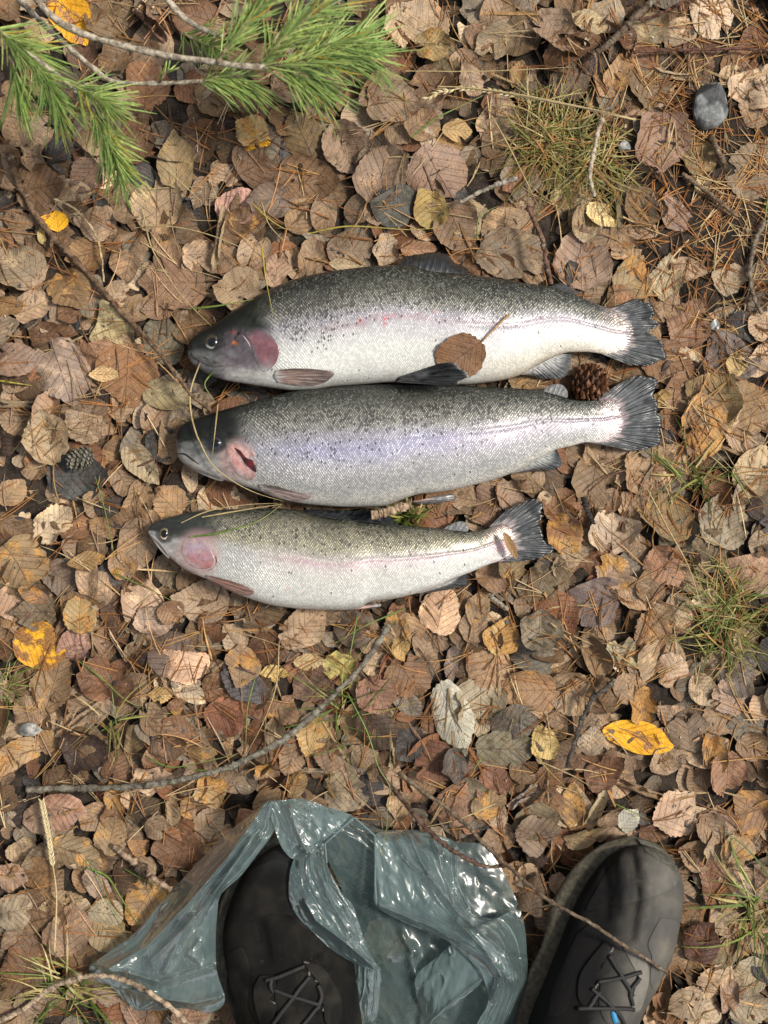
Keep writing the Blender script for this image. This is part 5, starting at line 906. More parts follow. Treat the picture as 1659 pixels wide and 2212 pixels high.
# ---------------------------------------------------------------- twigs
def path3(pts, n, r, lift=0.0, follow=True):
    p = resample([q[:2] for q in pts], n); lz = np.interp(np.linspace(0, 1, n), np.linspace(0, 1, len(pts)), [q[2] if len(q) > 2 else 0 for q in pts])
    z = top_z(p[:, 0], p[:, 1]); k = max(3, n // 5) | 1
    zs = np.convolve(np.pad(z, k // 2, mode='edge'), np.ones(k) / k, 'valid'); zs = np.maximum(zs, z - .004)
    return W(p[:, 0], p[:, 1], zs + r * .6 + lift + lz)
def twig(label, pts, r, tint, lift=.0, taper=.55, nodes=0, knob=.22, sides=9, seed=None, buds=()):
    seed = seed or len(label) * 13 + int(pts[0][0]); n = max(24, len(pts) * 14); P = path3(pts, n, r * S, lift)
    rng = np.random.default_rng(seed); P += .0006 * np.stack([fbm(np.arange(n) / 3. + seed, np.zeros(n) + k, seed + k, 2) - .5 for k in range(3)], -1) * 2
    R = r * S * np.linspace(1, taper, n) * (1 + knob * (fbm(np.arange(n) / 2.2, np.zeros(n), seed, 3) - .45) * 2.6)
    for i in rng.integers(2, n - 2, nodes): R[i] *= 1.45
    v, f = tube(P, R, sides, .16, seed)
    o = mk('twig', v, f, M_BARK, tint=tint, origin=P[0]); tag(o, label, 'twig', 'twigs on the ground')
    for i in buds:
        k = int(i * (n - 1)); d = (P[min(k + 1, n - 1)] - P[k - 1]); d /= np.linalg.norm(d); sd = np.cross(d, [0, 0, 1]) * rng.choice([-1, 1])
        q = P[k] + np.linspace(0, 1, 5)[:, None] * (d * .006 + sd * .008)[None]; v, f = tube(q, R[k] * np.array([.8, .75, .6, .45, .3]), 6); mk('side_shoot', v, f, M_BARK, parent=o, tint=tint)
    return o
GREY, BRN, RED_, PALE = (.17, .145, .115), (.13, .085, .055), (.10, .048, .036), (.34, .27, .20)
t3 = lambda *p: [(.529 * a, 439 + .529 * b, *c) for a, b, *c in p]; t7 = lambda *p: [(.529 * a, 1317 + .529 * b, *c) for a, b, *c in p]; t9 = lambda *p: [(.529 * a, 1718 + .529 * b, *c) for a, b, *c in p]
t10 = lambda *p: [(781 + .529 * a, 1718 + .529 * b, *c) for a, b, *c in p]; t2_ = lambda *p: [(781 + .529 * a, .529 * b, *c) for a, b, *c in p]; t4 = lambda *p: [(781 + .529 * a, 439 + .529 * b, *c) for a, b, *c in p]; t8 = lambda *p: [(781 + .529 * a, 1317 + .529 * b, *c) for a, b, *c in p]
t6 = lambda *p: [(781 + .529 * a, 878 + .529 * b, *c) for a, b, *c in p]; t5 = lambda *p: [(.529 * a, 878 + .529 * b, *c) for a, b, *c in p]
twig('long straight grey brown twig slanting down to the snouts of the trout', [(18, 330), (40, 395), (70, 450)] + t3((130, 30), (200, 120), (300, 225), (400, 330), (480, 430), (560, 510), (650, 610), (720, 700), (790, 790), (865, 850)), 7.5, BRN, .004, .55, 9, buds=(.3,))
twig('long curved lichen grey twig between the trout and the bag', t7((110, 735), (250, 730), (400, 730), (560, 720), (680, 705), (820, 675), (930, 645), (1030, 600), (1140, 540), (1230, 475), (1320, 390), (1400, 310), (1470, 240), (1540, 140), (1590, 60)), 7.2, (.16, .15, .125), .005, .75, 14, .35, buds=(.62,))
twig('dark stout twig slanting across the top edge of the picture', t2_((1200, -10), (1140, 50), (1090, 100), (1040, 150), (1000, 185), (960, 215)), 8.5, (.11, .082, .06), .012, .8, 3)
twig('thin red brown twig running out past the grey stone', t2_((1110, 212), (1250, 205), (1400, 203), (1530, 199), (1680, 205)), 3.6, RED_, .010, .8, 3, sides=7)
twig('thin red brown twig forking from the stout twig at the top', t2_((1130, 80), (1200, 65), (1290, 20), (1350, -5)), 3.4, RED_, .012, .8, 2, sides=7)
twig('thin brown twig whose end rests on the bag', [(818, 1655), (834, 1687), (861, 1718, .008), (895, 1760, .018), (924, 1792, .022), (966, 1829, .024), (1014, 1858, .022), (1051, 1872, .018), (1095, 1869, .014)], 5.2, (.085, .052, .038), .006, .75, 5, sides=8)
twig('long thin twig passing over the dusty shoe', [(860, 1668), (911, 1708), (964, 1745, .006), (1010, 1785, .012), (1046, 1824, .02), (1099, 1872, .03), (1151, 1919, .05), (1204, 1956, .062), (1284, 1999, .07), (1337, 2036, .074), (1390, 2067, .07), (1440, 2100, .06)], 4.6, (.13, .098, .07), .006, .7, 6, sides=8)
twig('pale knobbly twig lying over the corner of the bag', t9((-10, 925), (100, 870), (200, 790), (340, 742, .012), (430, 738, .02), (510, 757, .022), (590, 792, .022), (660, 840, .02), (720, 885, .014), (775, 940, .008)), 5.6, PALE, .006, .95, 12, .4)
twig('short pale brown twig beside the bag', t9((465, 205), (530, 260), (600, 315), (650, 355), (700, 385)), 6.5, (.26, .19, .14), .006, .8, 6, .35)
twig('stub of pale cracked wood between the middle and lowest trout', [(803, 1113), (830, 1107), (860, 1099), (889, 1090)], 9.5, (.36, .27, .19), .012, .9, 3, .2, 12)
twig('bent black twig beside the golden leaf', t8((1030, 280), (1010, 310), (940, 370), (905, 440), (880, 510), (860, 580), (838, 645)), 5.5, (.07, .062, .055), .006, .7, 6, .35)
twig('thin dark twig pointing at the back of the topmost trout', t4((680, 10), (705, 70), (740, 150), (755, 240), (775, 330)), 4.8, (.12, .07, .05), .007, 1.0, 5, .3)
twig('crooked grey twig among the needles below the grey stone', t4((1645, 70), (1615, 140), (1595, 210), (1585, 290), (1605, 390), (1632, 450)), 5.2, (.17, .14, .11), .006, .7, 5, .4)
twig('pale upright twig standing in the dry grass tuft', t2_((985, 480), (960, 560), (945, 640), (932, 720), (952, 805)), 4.6, (.36, .31, .25), .008, .9, 7, .4)
twig('short brown twig touching the foot of the grey stone', t2_((1425, 555), (1450, 610), (1485, 675)), 6.5, (.15, .11, .075), .006, .9, 2)
twig('grey brown twig in the needles right of the dry grass tuft', t2_((1310, 708), (1360, 745), (1420, 790), (1480, 840), (1530, 880)), 5.0, (.16, .12, .085), .006, .8, 4)
twig('grey rough twig at the foot of the dry grass tuft', t2_((635, 728), (560, 752), (480, 785), (400, 828)), 5.2, (.26, .24, .21), .006, .6, 7, .5)
twig('thin bare stem left of the trout heads', t3((220, -20), (300, 20), (350, 70), (395, 140), (415, 220), (424, 320)), 2.6, (.40, .32, .20), .008, .8, 1, sides=6)
twig('short dark twig on the leaves by the smallest trout', t6((905, 370), (925, 430), (945, 480)), 6, (.035, .03, .028), .004, .9, 3)
twig('short grey twig below the tail of the smallest trout', t6((520, 770), (560, 800), (600, 830)), 5, (.22, .20, .17), .006, .8, 3)

# ---------------------------------------------------------------- pine branches hanging in at the top
def needle_set(axis, n, L, spread, rng, tw=.00066, droop=.0, side=None, t0=.0):
    """Needles along a shoot axis (world points): fine three-sided blades pointing forward and outward."""
    ax_ = resample(np.asarray(axis), 60); T = np.gradient(ax_, axis=0); T /= np.linalg.norm(T, axis=1)[:, None]; parts = []; tin = []
    for i in range(n):
        k = int((t0 + (1 - t0) * rng.random() ** .8) * 58); b = ax_[k]; t = T[k]
        ph = rng.random() * 6.283; u = np.cross(t, [0, 0, 1.]); u /= np.linalg.norm(u); v = np.cross(u, t); o = u * math.cos(ph) + v * math.sin(ph) * .7
        if side is not None and rng.random() < side[1]: o = o * .35 + np.array(side[0]) * .9
        a = spread * rng.uniform(.55, 1.25); d = t * math.cos(a) + o * math.sin(a); d /= np.linalg.norm(d); ln = L * rng.uniform(.7, 1.12)
        s = np.linspace(0, 1, 5)[:, None]; bend = rng.normal(0, .10, 3) * ln
        P = b + d * ln * s + bend * s ** 2 + np.array([0, 0, -droop * ln]) * s ** 2
        parts.append(tube(P, tw * np.array([.8, 1, 1, .85, .25]), 3, cap=False))
        g = np.array((.20, .31, .085)) if rng.random() < .6 else np.array((.34, .43, .13)); g = g * rng.uniform(.7, 1.4)
        if rng.random() < .03: g = np.array((.42, .30, .04))
        tin.append(np.tile(g, (15, 1)))
    V, F = join(parts); return V, F, np.vstack(tin)
def pine_branch(label, stem, r, shoots, seed):
    rng = np.random.default_rng(seed); P = resample([(*q[:2], q[2]) for q in stem], 50); Pw = W(P[:, 0], P[:, 1], P[:, 2])
    root = thing('pine_branch', Pw[0], label, 'pine branch', 'pine branches hanging into view')
    R = r * S * np.linspace(1.1, .75, 50) * (1 + .25 * (fbm(np.arange(50) / 1.4, np.zeros(50), seed, 2) - .5) * 2); v, f = tube(Pw, R, 9, .1, seed)
    mk('stem', v, f, M_BARK, parent=root, tint=(.36, .325, .27))
    for sh in shoots:
        A = resample([(*q[:2], q[2]) for q in sh['ax']], 24); Aw = W(A[:, 0], A[:, 1], A[:, 2])
        v, f = tube(Aw, np.linspace(r * .6, r * .3, 24) * S, 7, .1, seed + 1); st = mk('shoot', v, f, M_BARK, parent=root, tint=(.28, .24, .15))
        V, F, tt = needle_set(Aw, sh['n'], sh.get('L', .046), sh.get('sp', .8), rng, droop=sh.get('dr', .1), side=sh.get('side'), t0=sh.get('t0', 0))
        o = mk('needles', V, F, M_PLANT, parent=st, tint=tt, smooth=False); o['kind'] = 'stuff'
DN, UPV = (.15, -1, -.2), (-.05, 1, .15)
pine_branch('pine branch with a big green tuft, its pale knobbly stem running in from the corner', [(70, -12, .10), (105, 28, .10), (138, 53, .10), (196, 79, .10), (275, 101, .105), (370, 122, .11), (450, 132, .115), (529, 143, .12), (598, 143, .12)], 7.2,
    [dict(ax=[(560, 143, .12), (625, 140, .125), (690, 128, .125), (760, 118, .12), (800, 120, .115)], n=150, sp=.72, L=.044, dr=.15), dict(ax=[(470, 135, .12), (500, 90, .13), (540, 40, .14), (575, 0, .15)], n=100, sp=.55, side=(UPV, .3), L=.044),
     dict(ax=[(560, 140, .12), (600, 95, .135), (650, 50, .14), (700, 15, .15)], n=105, sp=.65, L=.044), dict(ax=[(620, 138, .12), (700, 100, .13), (780, 85, .13)], n=105, sp=.7, L=.042), dict(ax=[(600, 143, .12), (640, 160, .12), (690, 170, .115)], n=90, sp=.85, side=(DN, .6), L=.044)], 61)
pine_branch('pine branch whose thin grey stem ends in a small green tuft', [(28, -12, .08), (60, 18, .08), (95, 53, .08), (159, 111, .08), (206, 151, .085), (249, 177, .085), (344, 180, .09), (439, 175, .095)], 5.6,
    [dict(ax=[(430, 176, .095), (480, 165, .10), (530, 168, .10)], n=95, sp=.8, side=(DN, .65), L=.040), dict(ax=[(345, 180, .09), (352, 165, .10), (365, 150, .105)], n=10, sp=.6, L=.018)], 62)
pine_branch('pine branch with drooping green tufts hanging at the edge under the thin stems', [(-12, 68, .12), (30, 95, .12), (69, 122, .12), (132, 169, .115), (185, 215, .11), (222, 262, .10)], 5.5,
    [dict(ax=[(-10, 60, .125), (30, 90, .125), (75, 125, .12)], n=120, sp=.8, L=.040, side=(DN, .25)), dict(ax=[(60, 120, .12), (100, 170, .12), (120, 220, .115)], n=110, sp=.75, side=(DN, .4), L=.042), dict(ax=[(150, 180, .115), (200, 205, .115), (240, 235, .11)], n=100, sp=.85, L=.038, dr=.2),
     dict(ax=[(200, 235, .105), (225, 285, .10), (245, 330, .095), (262, 375, .09)], n=120, sp=.65, L=.036, dr=.2), dict(ax=[(20, 120, .12), (35, 160, .115), (40, 200, .11)], n=70, sp=.7, side=(DN, .5), L=.040)], 63)
pine_branch('pine branch with short needles, behind the big tuft', [(355, -12, .05), (372, 12, .05), (402, 42, .05), (440, 64, .05), (480, 78, .05)], 6.5, [dict(ax=[(390, 70, .04), (430, 90, .045), (470, 105, .05)], n=70, sp=.9, L=.030)], 64)

# ---------------------------------------------------------------- pine cones, stones
def cone(label, px, py, rx, ry, rz, ns, tint, seed, rot, zc):
    root = thing('pine_cone', W(px, py, zc), label, 'pine cone', 'pine cones'); rng = np.random.default_rng(seed); c = W(px, py, zc); R = math.radians(rot)
    n, m = 14, 20; a = np.linspace(.05, np.pi - .05, n)[:, None]; b = np.linspace(0, 2 * np.pi, m, endpoint=False)[None]
    ex, er = rx * S * .72, ry * S * .72
    def place(X, Y, Z): return np.stack([c[0] + X * math.cos(R) - Y * math.sin(R), c[1] + X * math.sin(R) + Y * math.cos(R), c[2] + Z], -1)
    mk('core', place(np.cos(a) * ex + 0 * b, np.sin(a) * np.cos(b) * er, np.sin(a) * np.sin(b) * er).reshape(-1, 3), gridF(n, m, True).tolist() + [list(range(m)), list(range((n - 1) * m, n * m))[::-1]], M_CONE, parent=root, tint=np.array(tint) * .25)
    for i in range(ns):
        t = (i + .5) / ns; al = math.acos(1 - 2 * t); be = i * 2.39996; w = .34 * ry * S * (.55 + .6 * math.sin(al)) * rng.uniform(.85, 1.15); l = w * 1.1
        rad = np.array([math.cos(al), math.sin(al) * math.cos(be), math.sin(al) * math.sin(be)]); 
        if rad[2] < -.55: continue
        base = rad * [ex, er, er]; out = rad * [.5, 1, 1]; out = out / np.linalg.norm(out); fw = np.array([-1., 0, 0]) + out * .8; fw /= np.linalg.norm(fw); sd = np.cross(out, fw); sd /= np.linalg.norm(sd) + 1e-9
        q = [base - sd * w * .3 - fw * l * .3, base + sd * w * .3 - fw * l * .3, base + sd * w * .55 + fw * l * .3 + out * l * .35, base + fw * l * .62 + out * l * .42, base - sd * w * .55 + fw * l * .3 + out * l * .35, base + fw * l * .25 + out * l * .60]
        th = out * -.0012; q = np.array(q + [x + th for x in q[:5]]); V = place(q[:, 0], q[:, 1], q[:, 2])
        q = [x + rng.normal(0, .08 * w, 3) for x in q]; V = place(np.array(q)[:, 0], np.array(q)[:, 1], np.array(q)[:, 2]); F = [[0, 1, 5], [1, 2, 5], [2, 3, 5], [3, 4, 5], [4, 0, 5], [0, 6, 7, 1], [1, 7, 8, 2], [2, 8, 9, 3], [3, 9, 10, 4], [4, 10, 6, 0], [10, 9, 8, 7, 6]]
        g = np.array(tint) * rng.uniform(.6, 1.35); mk('cone_scale', V, F, M_CONE, parent=root, tint=np.vstack([np.tile(g * .55, (2, 1)), np.tile(g * 1.15, (3, 1)), g[None] * 1.25, np.tile(g * .5, (5, 1))]), smooth=False)
cone('open chestnut brown pine cone between the tails of the two larger trout', 1272, 826, 52, 41, 40, 85, (.12, .050, .022), 5, 168, .005)
cone('closed grey lichen covered pine cone lying on a slate grey leaf', 174, 990, 40, 24, 22, 80, (.12, .115, .088), 8, 25, .010)
def stone(label, px, py, rx, ry, h, seed, c1_, c2_, rot=0):
    n, m = 22, 36; a = np.linspace(.02, np.pi - .02, n)[:, None]; b = np.linspace(0, 2 * np.pi, m, endpoint=False)[None]
    D = np.stack([np.sin(a) * np.cos(b), np.sin(a) * np.sin(b), np.cos(a) + 0 * b], -1); rng = np.random.default_rng(seed); r = np.ones((n, m)) * 1.12
    for k in range(15):                                             # cut flat facets
        d = rng.normal(size=3); d /= np.linalg.norm(d); dot = D @ d; r = np.minimum(r, np.where(dot > .05, rng.uniform(.66, .92) / np.maximum(dot, .05), 9))
    r = r * (1 + .05 * (fbm(a * 6 + 0 * b, b * 4 + 0 * a, seed, 3) - .5)); P = D * r[..., None]; ro = math.radians(rot)
    X, Y = P[..., 0] * rx, P[..., 1] * ry; X, Y = X * math.cos(ro) - Y * math.sin(ro), X * math.sin(ro) + Y * math.cos(ro); w0 = W(px, py, 0)
    z0 = float(np.median(hm(w0[0] + .01 * np.cos(np.arange(8)), w0[1] + .01 * np.sin(np.arange(8)))))
    V = np.stack([w0[0] + X * S, w0[1] - Y * S, z0 + h * S * (.5 + P[..., 2] * .8)], -1); f = fbm(P[..., 0] * 2 + 5, P[..., 1] * 2 + 5, seed, 4)
    t = mix(np.tile(np.array(c1_), (n, m, 1)), c2_, sstep(.42, .58, f + .22 * P[..., 0]))
    o = mk('stone', V.reshape(-1, 3), gridF(n, m, True)[:, ::-1].tolist() + [list(range(m)), list(range((n - 1) * m, n * m))[::-1]], M_STONE, tint=t.reshape(-1, 3), smooth=False); return tag(o, label, 'stone')
stone('angular dark grey stone with pale edges lying among the needles', 1532, 222, 43, 50, 40, 4, (.050, .053, .055), (.17, .178, .18), 15)
stone('tiny pale pebble near the fork of the uppermost tail', 1546, 702, 11, 13, 14, 6, (.50, .50, .48), (.12, .12, .12))
stone('pale grey pebble half hidden in the dry grass tuft', 1352, 312, 13, 15, 16, 9, (.48, .47, .45), (.25, .25, .25))
stone('grey pebble in the leaves left of the smallest trout belly', 65, 1578, 26, 18, 18, 12, (.14, .14, .13), (.30, .29, .27))

# ---------------------------------------------------------------- leaves lying on the fish
def leaf_on(label, kind, px, py, L, Wd, deg, cc, z, stalk_to=None, seed=1, slope=(0, 0)):
    rng = np.random.default_rng(seed); P, F, uv, N, nR = leaf_shape(kind, L * S, Wd * S, rng, flat=.45); a = math.radians(deg); w = W(px, py, 0)
    X = P[:, 0] * math.cos(a) - P[:, 1] * math.sin(a) + w[0]; Y = P[:, 0] * math.sin(a) + P[:, 1] * math.cos(a) + w[1]; gx_, gy_ = G(X, Y, 0)
    zz = np.stack([f.z(gx_, gy_) for f in FISH]).max(0); zz = np.where(zz > 0, zz, np.nan); k = np.linalg.lstsq(np.c_[X - w[0], Y - w[1], np.ones(len(X))][~np.isnan(zz)], zz[~np.isnan(zz)], rcond=None)[0]
    pl = np.c_[X - w[0], Y - w[1], np.ones(len(X))] @ (k * [.8, .8, 1]); Z = pl + P[:, 2]; Z += np.nanmax(np.where(np.isnan(zz), -9, zz) - Z) * .85 + .0008
    px2, py2 = G(X, Y, 0); V = W(px2, py2, Z); c = np.mean([PAL[q] for q in cc], 0)
    o = mk('fallen_leaf', V, F, M_LEAF, tint=c, uv=uv, cols={'tint2': np.tile([*(c * .6), .2], (len(V), 1))}, origin=V[0]); tag(o, label, 'leaf', 'leaves lying on the trout')
    if stalk_to:
        b = V[1 + (nR - 1) * N + N // 2]; e = W(*stalk_to, float(max(f.z(*stalk_to) for f in FISH)) + .003); s = np.linspace(0, 1, 8)[:, None]; v, f = tube(b + (e - b) * s + np.array([0, 0, .003]) * np.sin(s * np.pi), np.linspace(.0008, .0011, 8), 5); mk('stalk', v, f, M_PLANT, parent=o, tint=(.36, .22, .09))
leaf_on('round brown leaf lying on the belly of the topmost trout', 'A', 995, 770, 104, 96, 215, 'br', .05, c2((505, 395))[0], 4)
leaf_on('slender ochre leaf lying across the tail of the smallest trout', 'E', 1103, 1178, 66, 19, -64, 'oo', .03, None, 6)

# ---------------------------------------------------------------- grass blades that can be told apart
STR, GRN, YGR = (.42, .33, .17), (.105, .20, .03), (.36, .30, .05)
def blade(pts, c, w=2.6, lift=.003, label=None):
    P = path3(pts, 28, 1.0 * S, lift); P[:, 2] += .004 * np.sin(np.linspace(0, np.pi, 28)); wd = w * S * np.r_[np.linspace(.6, 1, 6), np.linspace(1, .25, 22)] * .5
    T = np.gradient(P, axis=0); T /= np.linalg.norm(T, axis=1)[:, None]; sd = np.cross(T, [0, 0, 1.]); sd /= np.linalg.norm(sd, axis=1)[:, None]
    V = np.stack([P - sd * wd[:, None], P + [0, 0, -.0005], P + sd * wd[:, None], P + [0, 0, .0004]], 1).reshape(-1, 3); t = np.linspace(0, 1, 28)[:, None, None]
    col = np.array(c) * (1 - t) + (np.array(c) * .6 + np.array(STR) * .4) * t; o = mk('grass_straw', V, gridF(28, 4, True).tolist() + [[0, 1, 2, 3], [108 + k for k in (3, 2, 1, 0)]], M_PLANT, tint=np.repeat(col, 4, 1).reshape(-1, 3) * np.ones((28 * 4, 3)), origin=P[0])
    mid = P[14]; nm = 'straw coloured' if c is STR else 'green' if c is GRN else 'yellow green'
    tag(o, label, 'grass blade', 'single grass blades lying about')
    if label is None: g = G(*mid[:2], 0); AUTO.append((o, ('long ' if len(pts) > 5 else '') + nm + ' grass blade', float(g[0]), float(g[1]), np.linalg.norm(P[0] - P[-1]) / S * 3))
    return o
blade(t3((580, 20), (620, 180), (700, 320), (780, 420), (862, 500)), STR, 4); blade(t3((775, 432), (900, 420), (1040, 392)), GRN, 5); blade(t3((1068, 170), (1085, 300), (1113, 450)), YGR, 4)
blade(t3((818, 648), (780, 760), (780, 850), (800, 933)) + t5((820, 150), (870, 240), (960, 310), (1050, 355), (1160, 388)), STR, 4.5, .004, 'long curved straw coloured grass blade crossing the head of the middle trout')
blade(t5((890, -10), (880, 100), (868, 195)), STR, 3.4); blade(t3((872, 685), (838, 740), (862, 788)), GRN, 4); blade(t5((825, 452), (1000, 422), (1155, 398)), STR, 4); blade(t5((778, 532), (900, 515), (1050, 470), (1155, 398)), GRN, 4.5); blade(t5((740, 475), (850, 428), (1000, 402), (1140, 395)), STR, 3)
blade(t3((550, 100), (700, 98), (850, 130), (1000, 190), (1100, 245)), STR, 3.4); blade(t3((1255, 125), (1420, 97), (1659, 110), (1800, 100)), YGR, 4); blade(t3((1030, 0), (1090, 60), (1160, 105), (1205, 108)), YGR, 4); blade(t3((1068, -5), (1100, 90), (1172, 168)), STR, 3.2)
blade(d1((640, 660), (720, 730), (830, 830)), STR, 4); blade(t5((388, 285), (430, 420), (460, 560), (485, 690)), GRN, 2.8); blade(t5((470, 680), (600, 740), (705, 795)), GRN, 3.2)
blade(t7((318, 208), (420, 280), (520, 370), (622, 412)), GRN, 4); blade(t7((415, 495), (500, 440), (582, 404)), GRN, 4); blade(t7((578, 590), (700, 640), (850, 615), (975, 588)), GRN, 3.6); blade(t7((788, 655), (900, 650), (985, 608)), GRN, 3.6); blade(t7((1042, 278), (1012, 400), (1004, 565)), GRN, 3.2)
blade(t7((1140, 128), (1130, 300), (1080, 450), (1000, 602)), STR, 3.2); blade(t7((1460, 20), (1430, 180), (1408, 285)), GRN, 3.4); blade(t7((1659, -5), (1500, 60), (1370, 135)), GRN, 4); blade(t7((1418, 338), (1500, 500), (1545, 640), (1592, 722)) + t10((105, 60), (102, 130), (82, 245)), GRN, 3.6, .008, 'long thin green grass blade hanging over the top edge of the bag')
blade(t9((358, 298), (440, 330), (500, 420), (570, 532)), GRN, 6); blade(t9((508, 300), (600, 345), (700, 392)), GRN, 3.4); blade(t9((140, 935), (240, 830), (335, 748)), GRN, 5); blade(t6((1168, 338), (1250, 500), (1330, 650), (1380, 800), (1422, 933)), STR, 4, .01); blade(t6((1500, 258), (1550, 330), (1592, 402)), GRN, 5)
blade(t2_((530, 470), (600, 600), (650, 700), (730, 860)), STR, 3.4, .01); blade(t2_((310, 352), (450, 362), (640, 390), (900, 440), (1150, 492)), STR, 3.6, .012); blade(t2_((180, 290), (500, 296), (870, 274)), STR, 2.8, .01); blade(t2_((205, 560), (300, 490), (420, 430), (505, 385)), GRN, 4, .006); blade(t8((495, 598), (440, 672)), GRN, 3.2); blade(t8((730, 620), (850, 670), (935, 722)), STR, 3)
blade(t5((310, 372), (400, 405), (495, 442)), STR, 4); blade(t9((0, 725), (150, 728), (280, 745)), GRN, 4); blade(t9((200, 590), (215, 680), (270, 790)), STR, 4); blade(t9((345, 300), (370, 270), (470, 470), (540, 620)), GRN, 2.6); blade(t8((1030, 0 + 790), (1120, 830), (1180, 860)), GRN, 3); blade(t4((470, 150), (480, 60), (560, 10)), GRN, 3)
blade(t8((550, 790), (400, 850), (250, 890)), STR, 4); blade(t2_((1660, 800), (1650, 850), (1640, 930)), GRN, 4); blade(t5((0, 720), (60, 735), (130, 742)), STR, 3); blade(t3((0, 725), (60, 735), (130, 745)), YGR, 6); blade(t8((700, 560), (750, 640), (850, 740)), YGR, 2.6)
def stalk_head(label, pts, tip_n, seed):
    P = path3(pts, 40, 1.2 * S, .012); v, f = tube(P, np.linspace(.0010, .0006, 40), 5); root = mk('grass_stalk', v, f, M_PLANT, tint=(.46, .36, .20), origin=P[0]); tag(root, label, 'grass stalk'); rng = np.random.default_rng(seed); parts = []
    for i in range(tip_n):
        k = int(22 + 17 * i / tip_n); b = P[k]; d = P[min(k + 1, 39)] - P[k - 1]; d /= np.linalg.norm(d); sd = np.cross(d, [0, 0, 1.]) * (1 if i % 2 else -1); q = b + np.linspace(0, 1, 5)[:, None] * (d + sd * .45)[None] * .006
        parts.append(tube(q, .0011 * np.array([.4, 1, 1.1, .7, .15]), 5))
    V, F = join(parts); o = mk('seed_head', V, F, M_PLANT, parent=root, tint=(.55, .46, .28)); o['kind'] = 'stuff'
stalk_head('dry grass stalk with pale seed head at the edge left of the bag', t9((222, 640), (228, 520), (230, 400), (215, 280), (195, 150), (170, 20)), 34, 3)
stalk_head('dry grass stalk with pale seed head lying over the dry grass tuft', t2_((1120, 490), (900, 440), (640, 392), (450, 362), (330, 375), (250, 410)), 24, 5)

# ---------------------------------------------------------------- grass tufts and needle litter
def tuft(label, px, py, rx, ry, n, cols, seed, L=(40, 110), w=.0006, lift=.02):
    rng = np.random.default_rng(seed); parts = []; tin = []
    for i in range(n):
        r = math.sqrt(rng.random()) * rng.uniform(.4, 1); a = rng.random() * 6.283; x, y = px + rx * r * math.cos(a), py + ry * r * math.sin(a); d = rng.random() * 6.283 if rng.random() < .75 else a + rng.normal(0, .8) * 1.0; ln = rng.uniform(*L)
        s = np.linspace(0, 1, 6); bend = rng.normal(0, .25); gx_ = x + ln * s * math.cos(d) + ln * bend * s ** 2 * -math.sin(d); gy_ = y + ln * s * math.sin(d) + ln * bend * s ** 2 * math.cos(d)
        w0 = W(gx_, gy_, 0); z = hm(w0[:, 0], w0[:, 1]).mean() + lift * rng.random() * np.sin(s * np.pi * .75 + .15) + .002
        P = W(gx_, gy_, z); parts.append(tube(P, w * rng.choice([.6, .8, 1., 1.3, 2.]) * np.array([.9, 1, .95, .8, .6, .2]), 3, cap=False)); c = np.array(cols[rng.integers(len(cols))]) * rng.uniform(.7, 1.3); tin.append(np.tile(c, (18, 1)))
    V, F = join(parts); o = mk('grass_tuft', V, F, M_PLANT, tint=np.vstack(tin), smooth=False); return tag(o, label, None, None, 'stuff')
DRY = [(.34, .29, .12), (.21, .20, .06), (.15, .16, .04), (.36, .19, .07), (.40, .33, .16), (.33, .17, .06), (.24, .24, .08)]; FRESH = [(.10, .17, .03), (.15, .22, .045), (.26, .26, .07), (.36, .29, .12), (.09, .14, .03)]
tuft('tuft of fine dry yellow green grass left of the grey stone', 1205, 300, 130, 110, 400, DRY, 71, (45, 130), .0005, .010)
tuft('tuft of fine dry yellow green grass left of the grey stone', 1290, 370, 100, 80, 150, DRY, 76, (45, 120), .0005, .010)
tuft('mossy green grass tuft with needles right of the lowest tail', 1575, 1330, 90, 130, 240, FRESH + DRY, 72, (40, 110), .0005, .012)
tuft('green grass tuft at the edge beside the dusty shoe', 1640, 1960, 50, 100, 45, FRESH + DRY[:2], 73, (70, 160), .0008, .015)
tuft('green grass tuft at the lower corner beside the bag', 150, 2140, 70, 60, 40, FRESH + DRY[:1], 74, (60, 150), .0008, .015)
tuft('small green grass tuft under the curved twig', 735, 1540, 40, 80, 26, FRESH, 75, (70, 150), .0005, .01)
tuft('small green grass tuft between the middle and lowest trout', 880, 1118, 40, 16, 50, FRESH, 77, (30, 70), .0006)
tuft('small green grass tuft beside the tails', 1490, 1030, 45, 40, 26, FRESH + DRY[:2], 78, (60, 120), .0006, .01)
tuft('small green grass tuft at the edge by the yellow leaf', 10, 1480, 30, 40, 40, FRESH + DRY, 79, (40, 90), .0005, .01)
tuft('small green grass tuft among the leaves near the black wet leaf', 240, 1555, 60, 30, 14, FRESH, 80, (60, 120), .0005, .01)
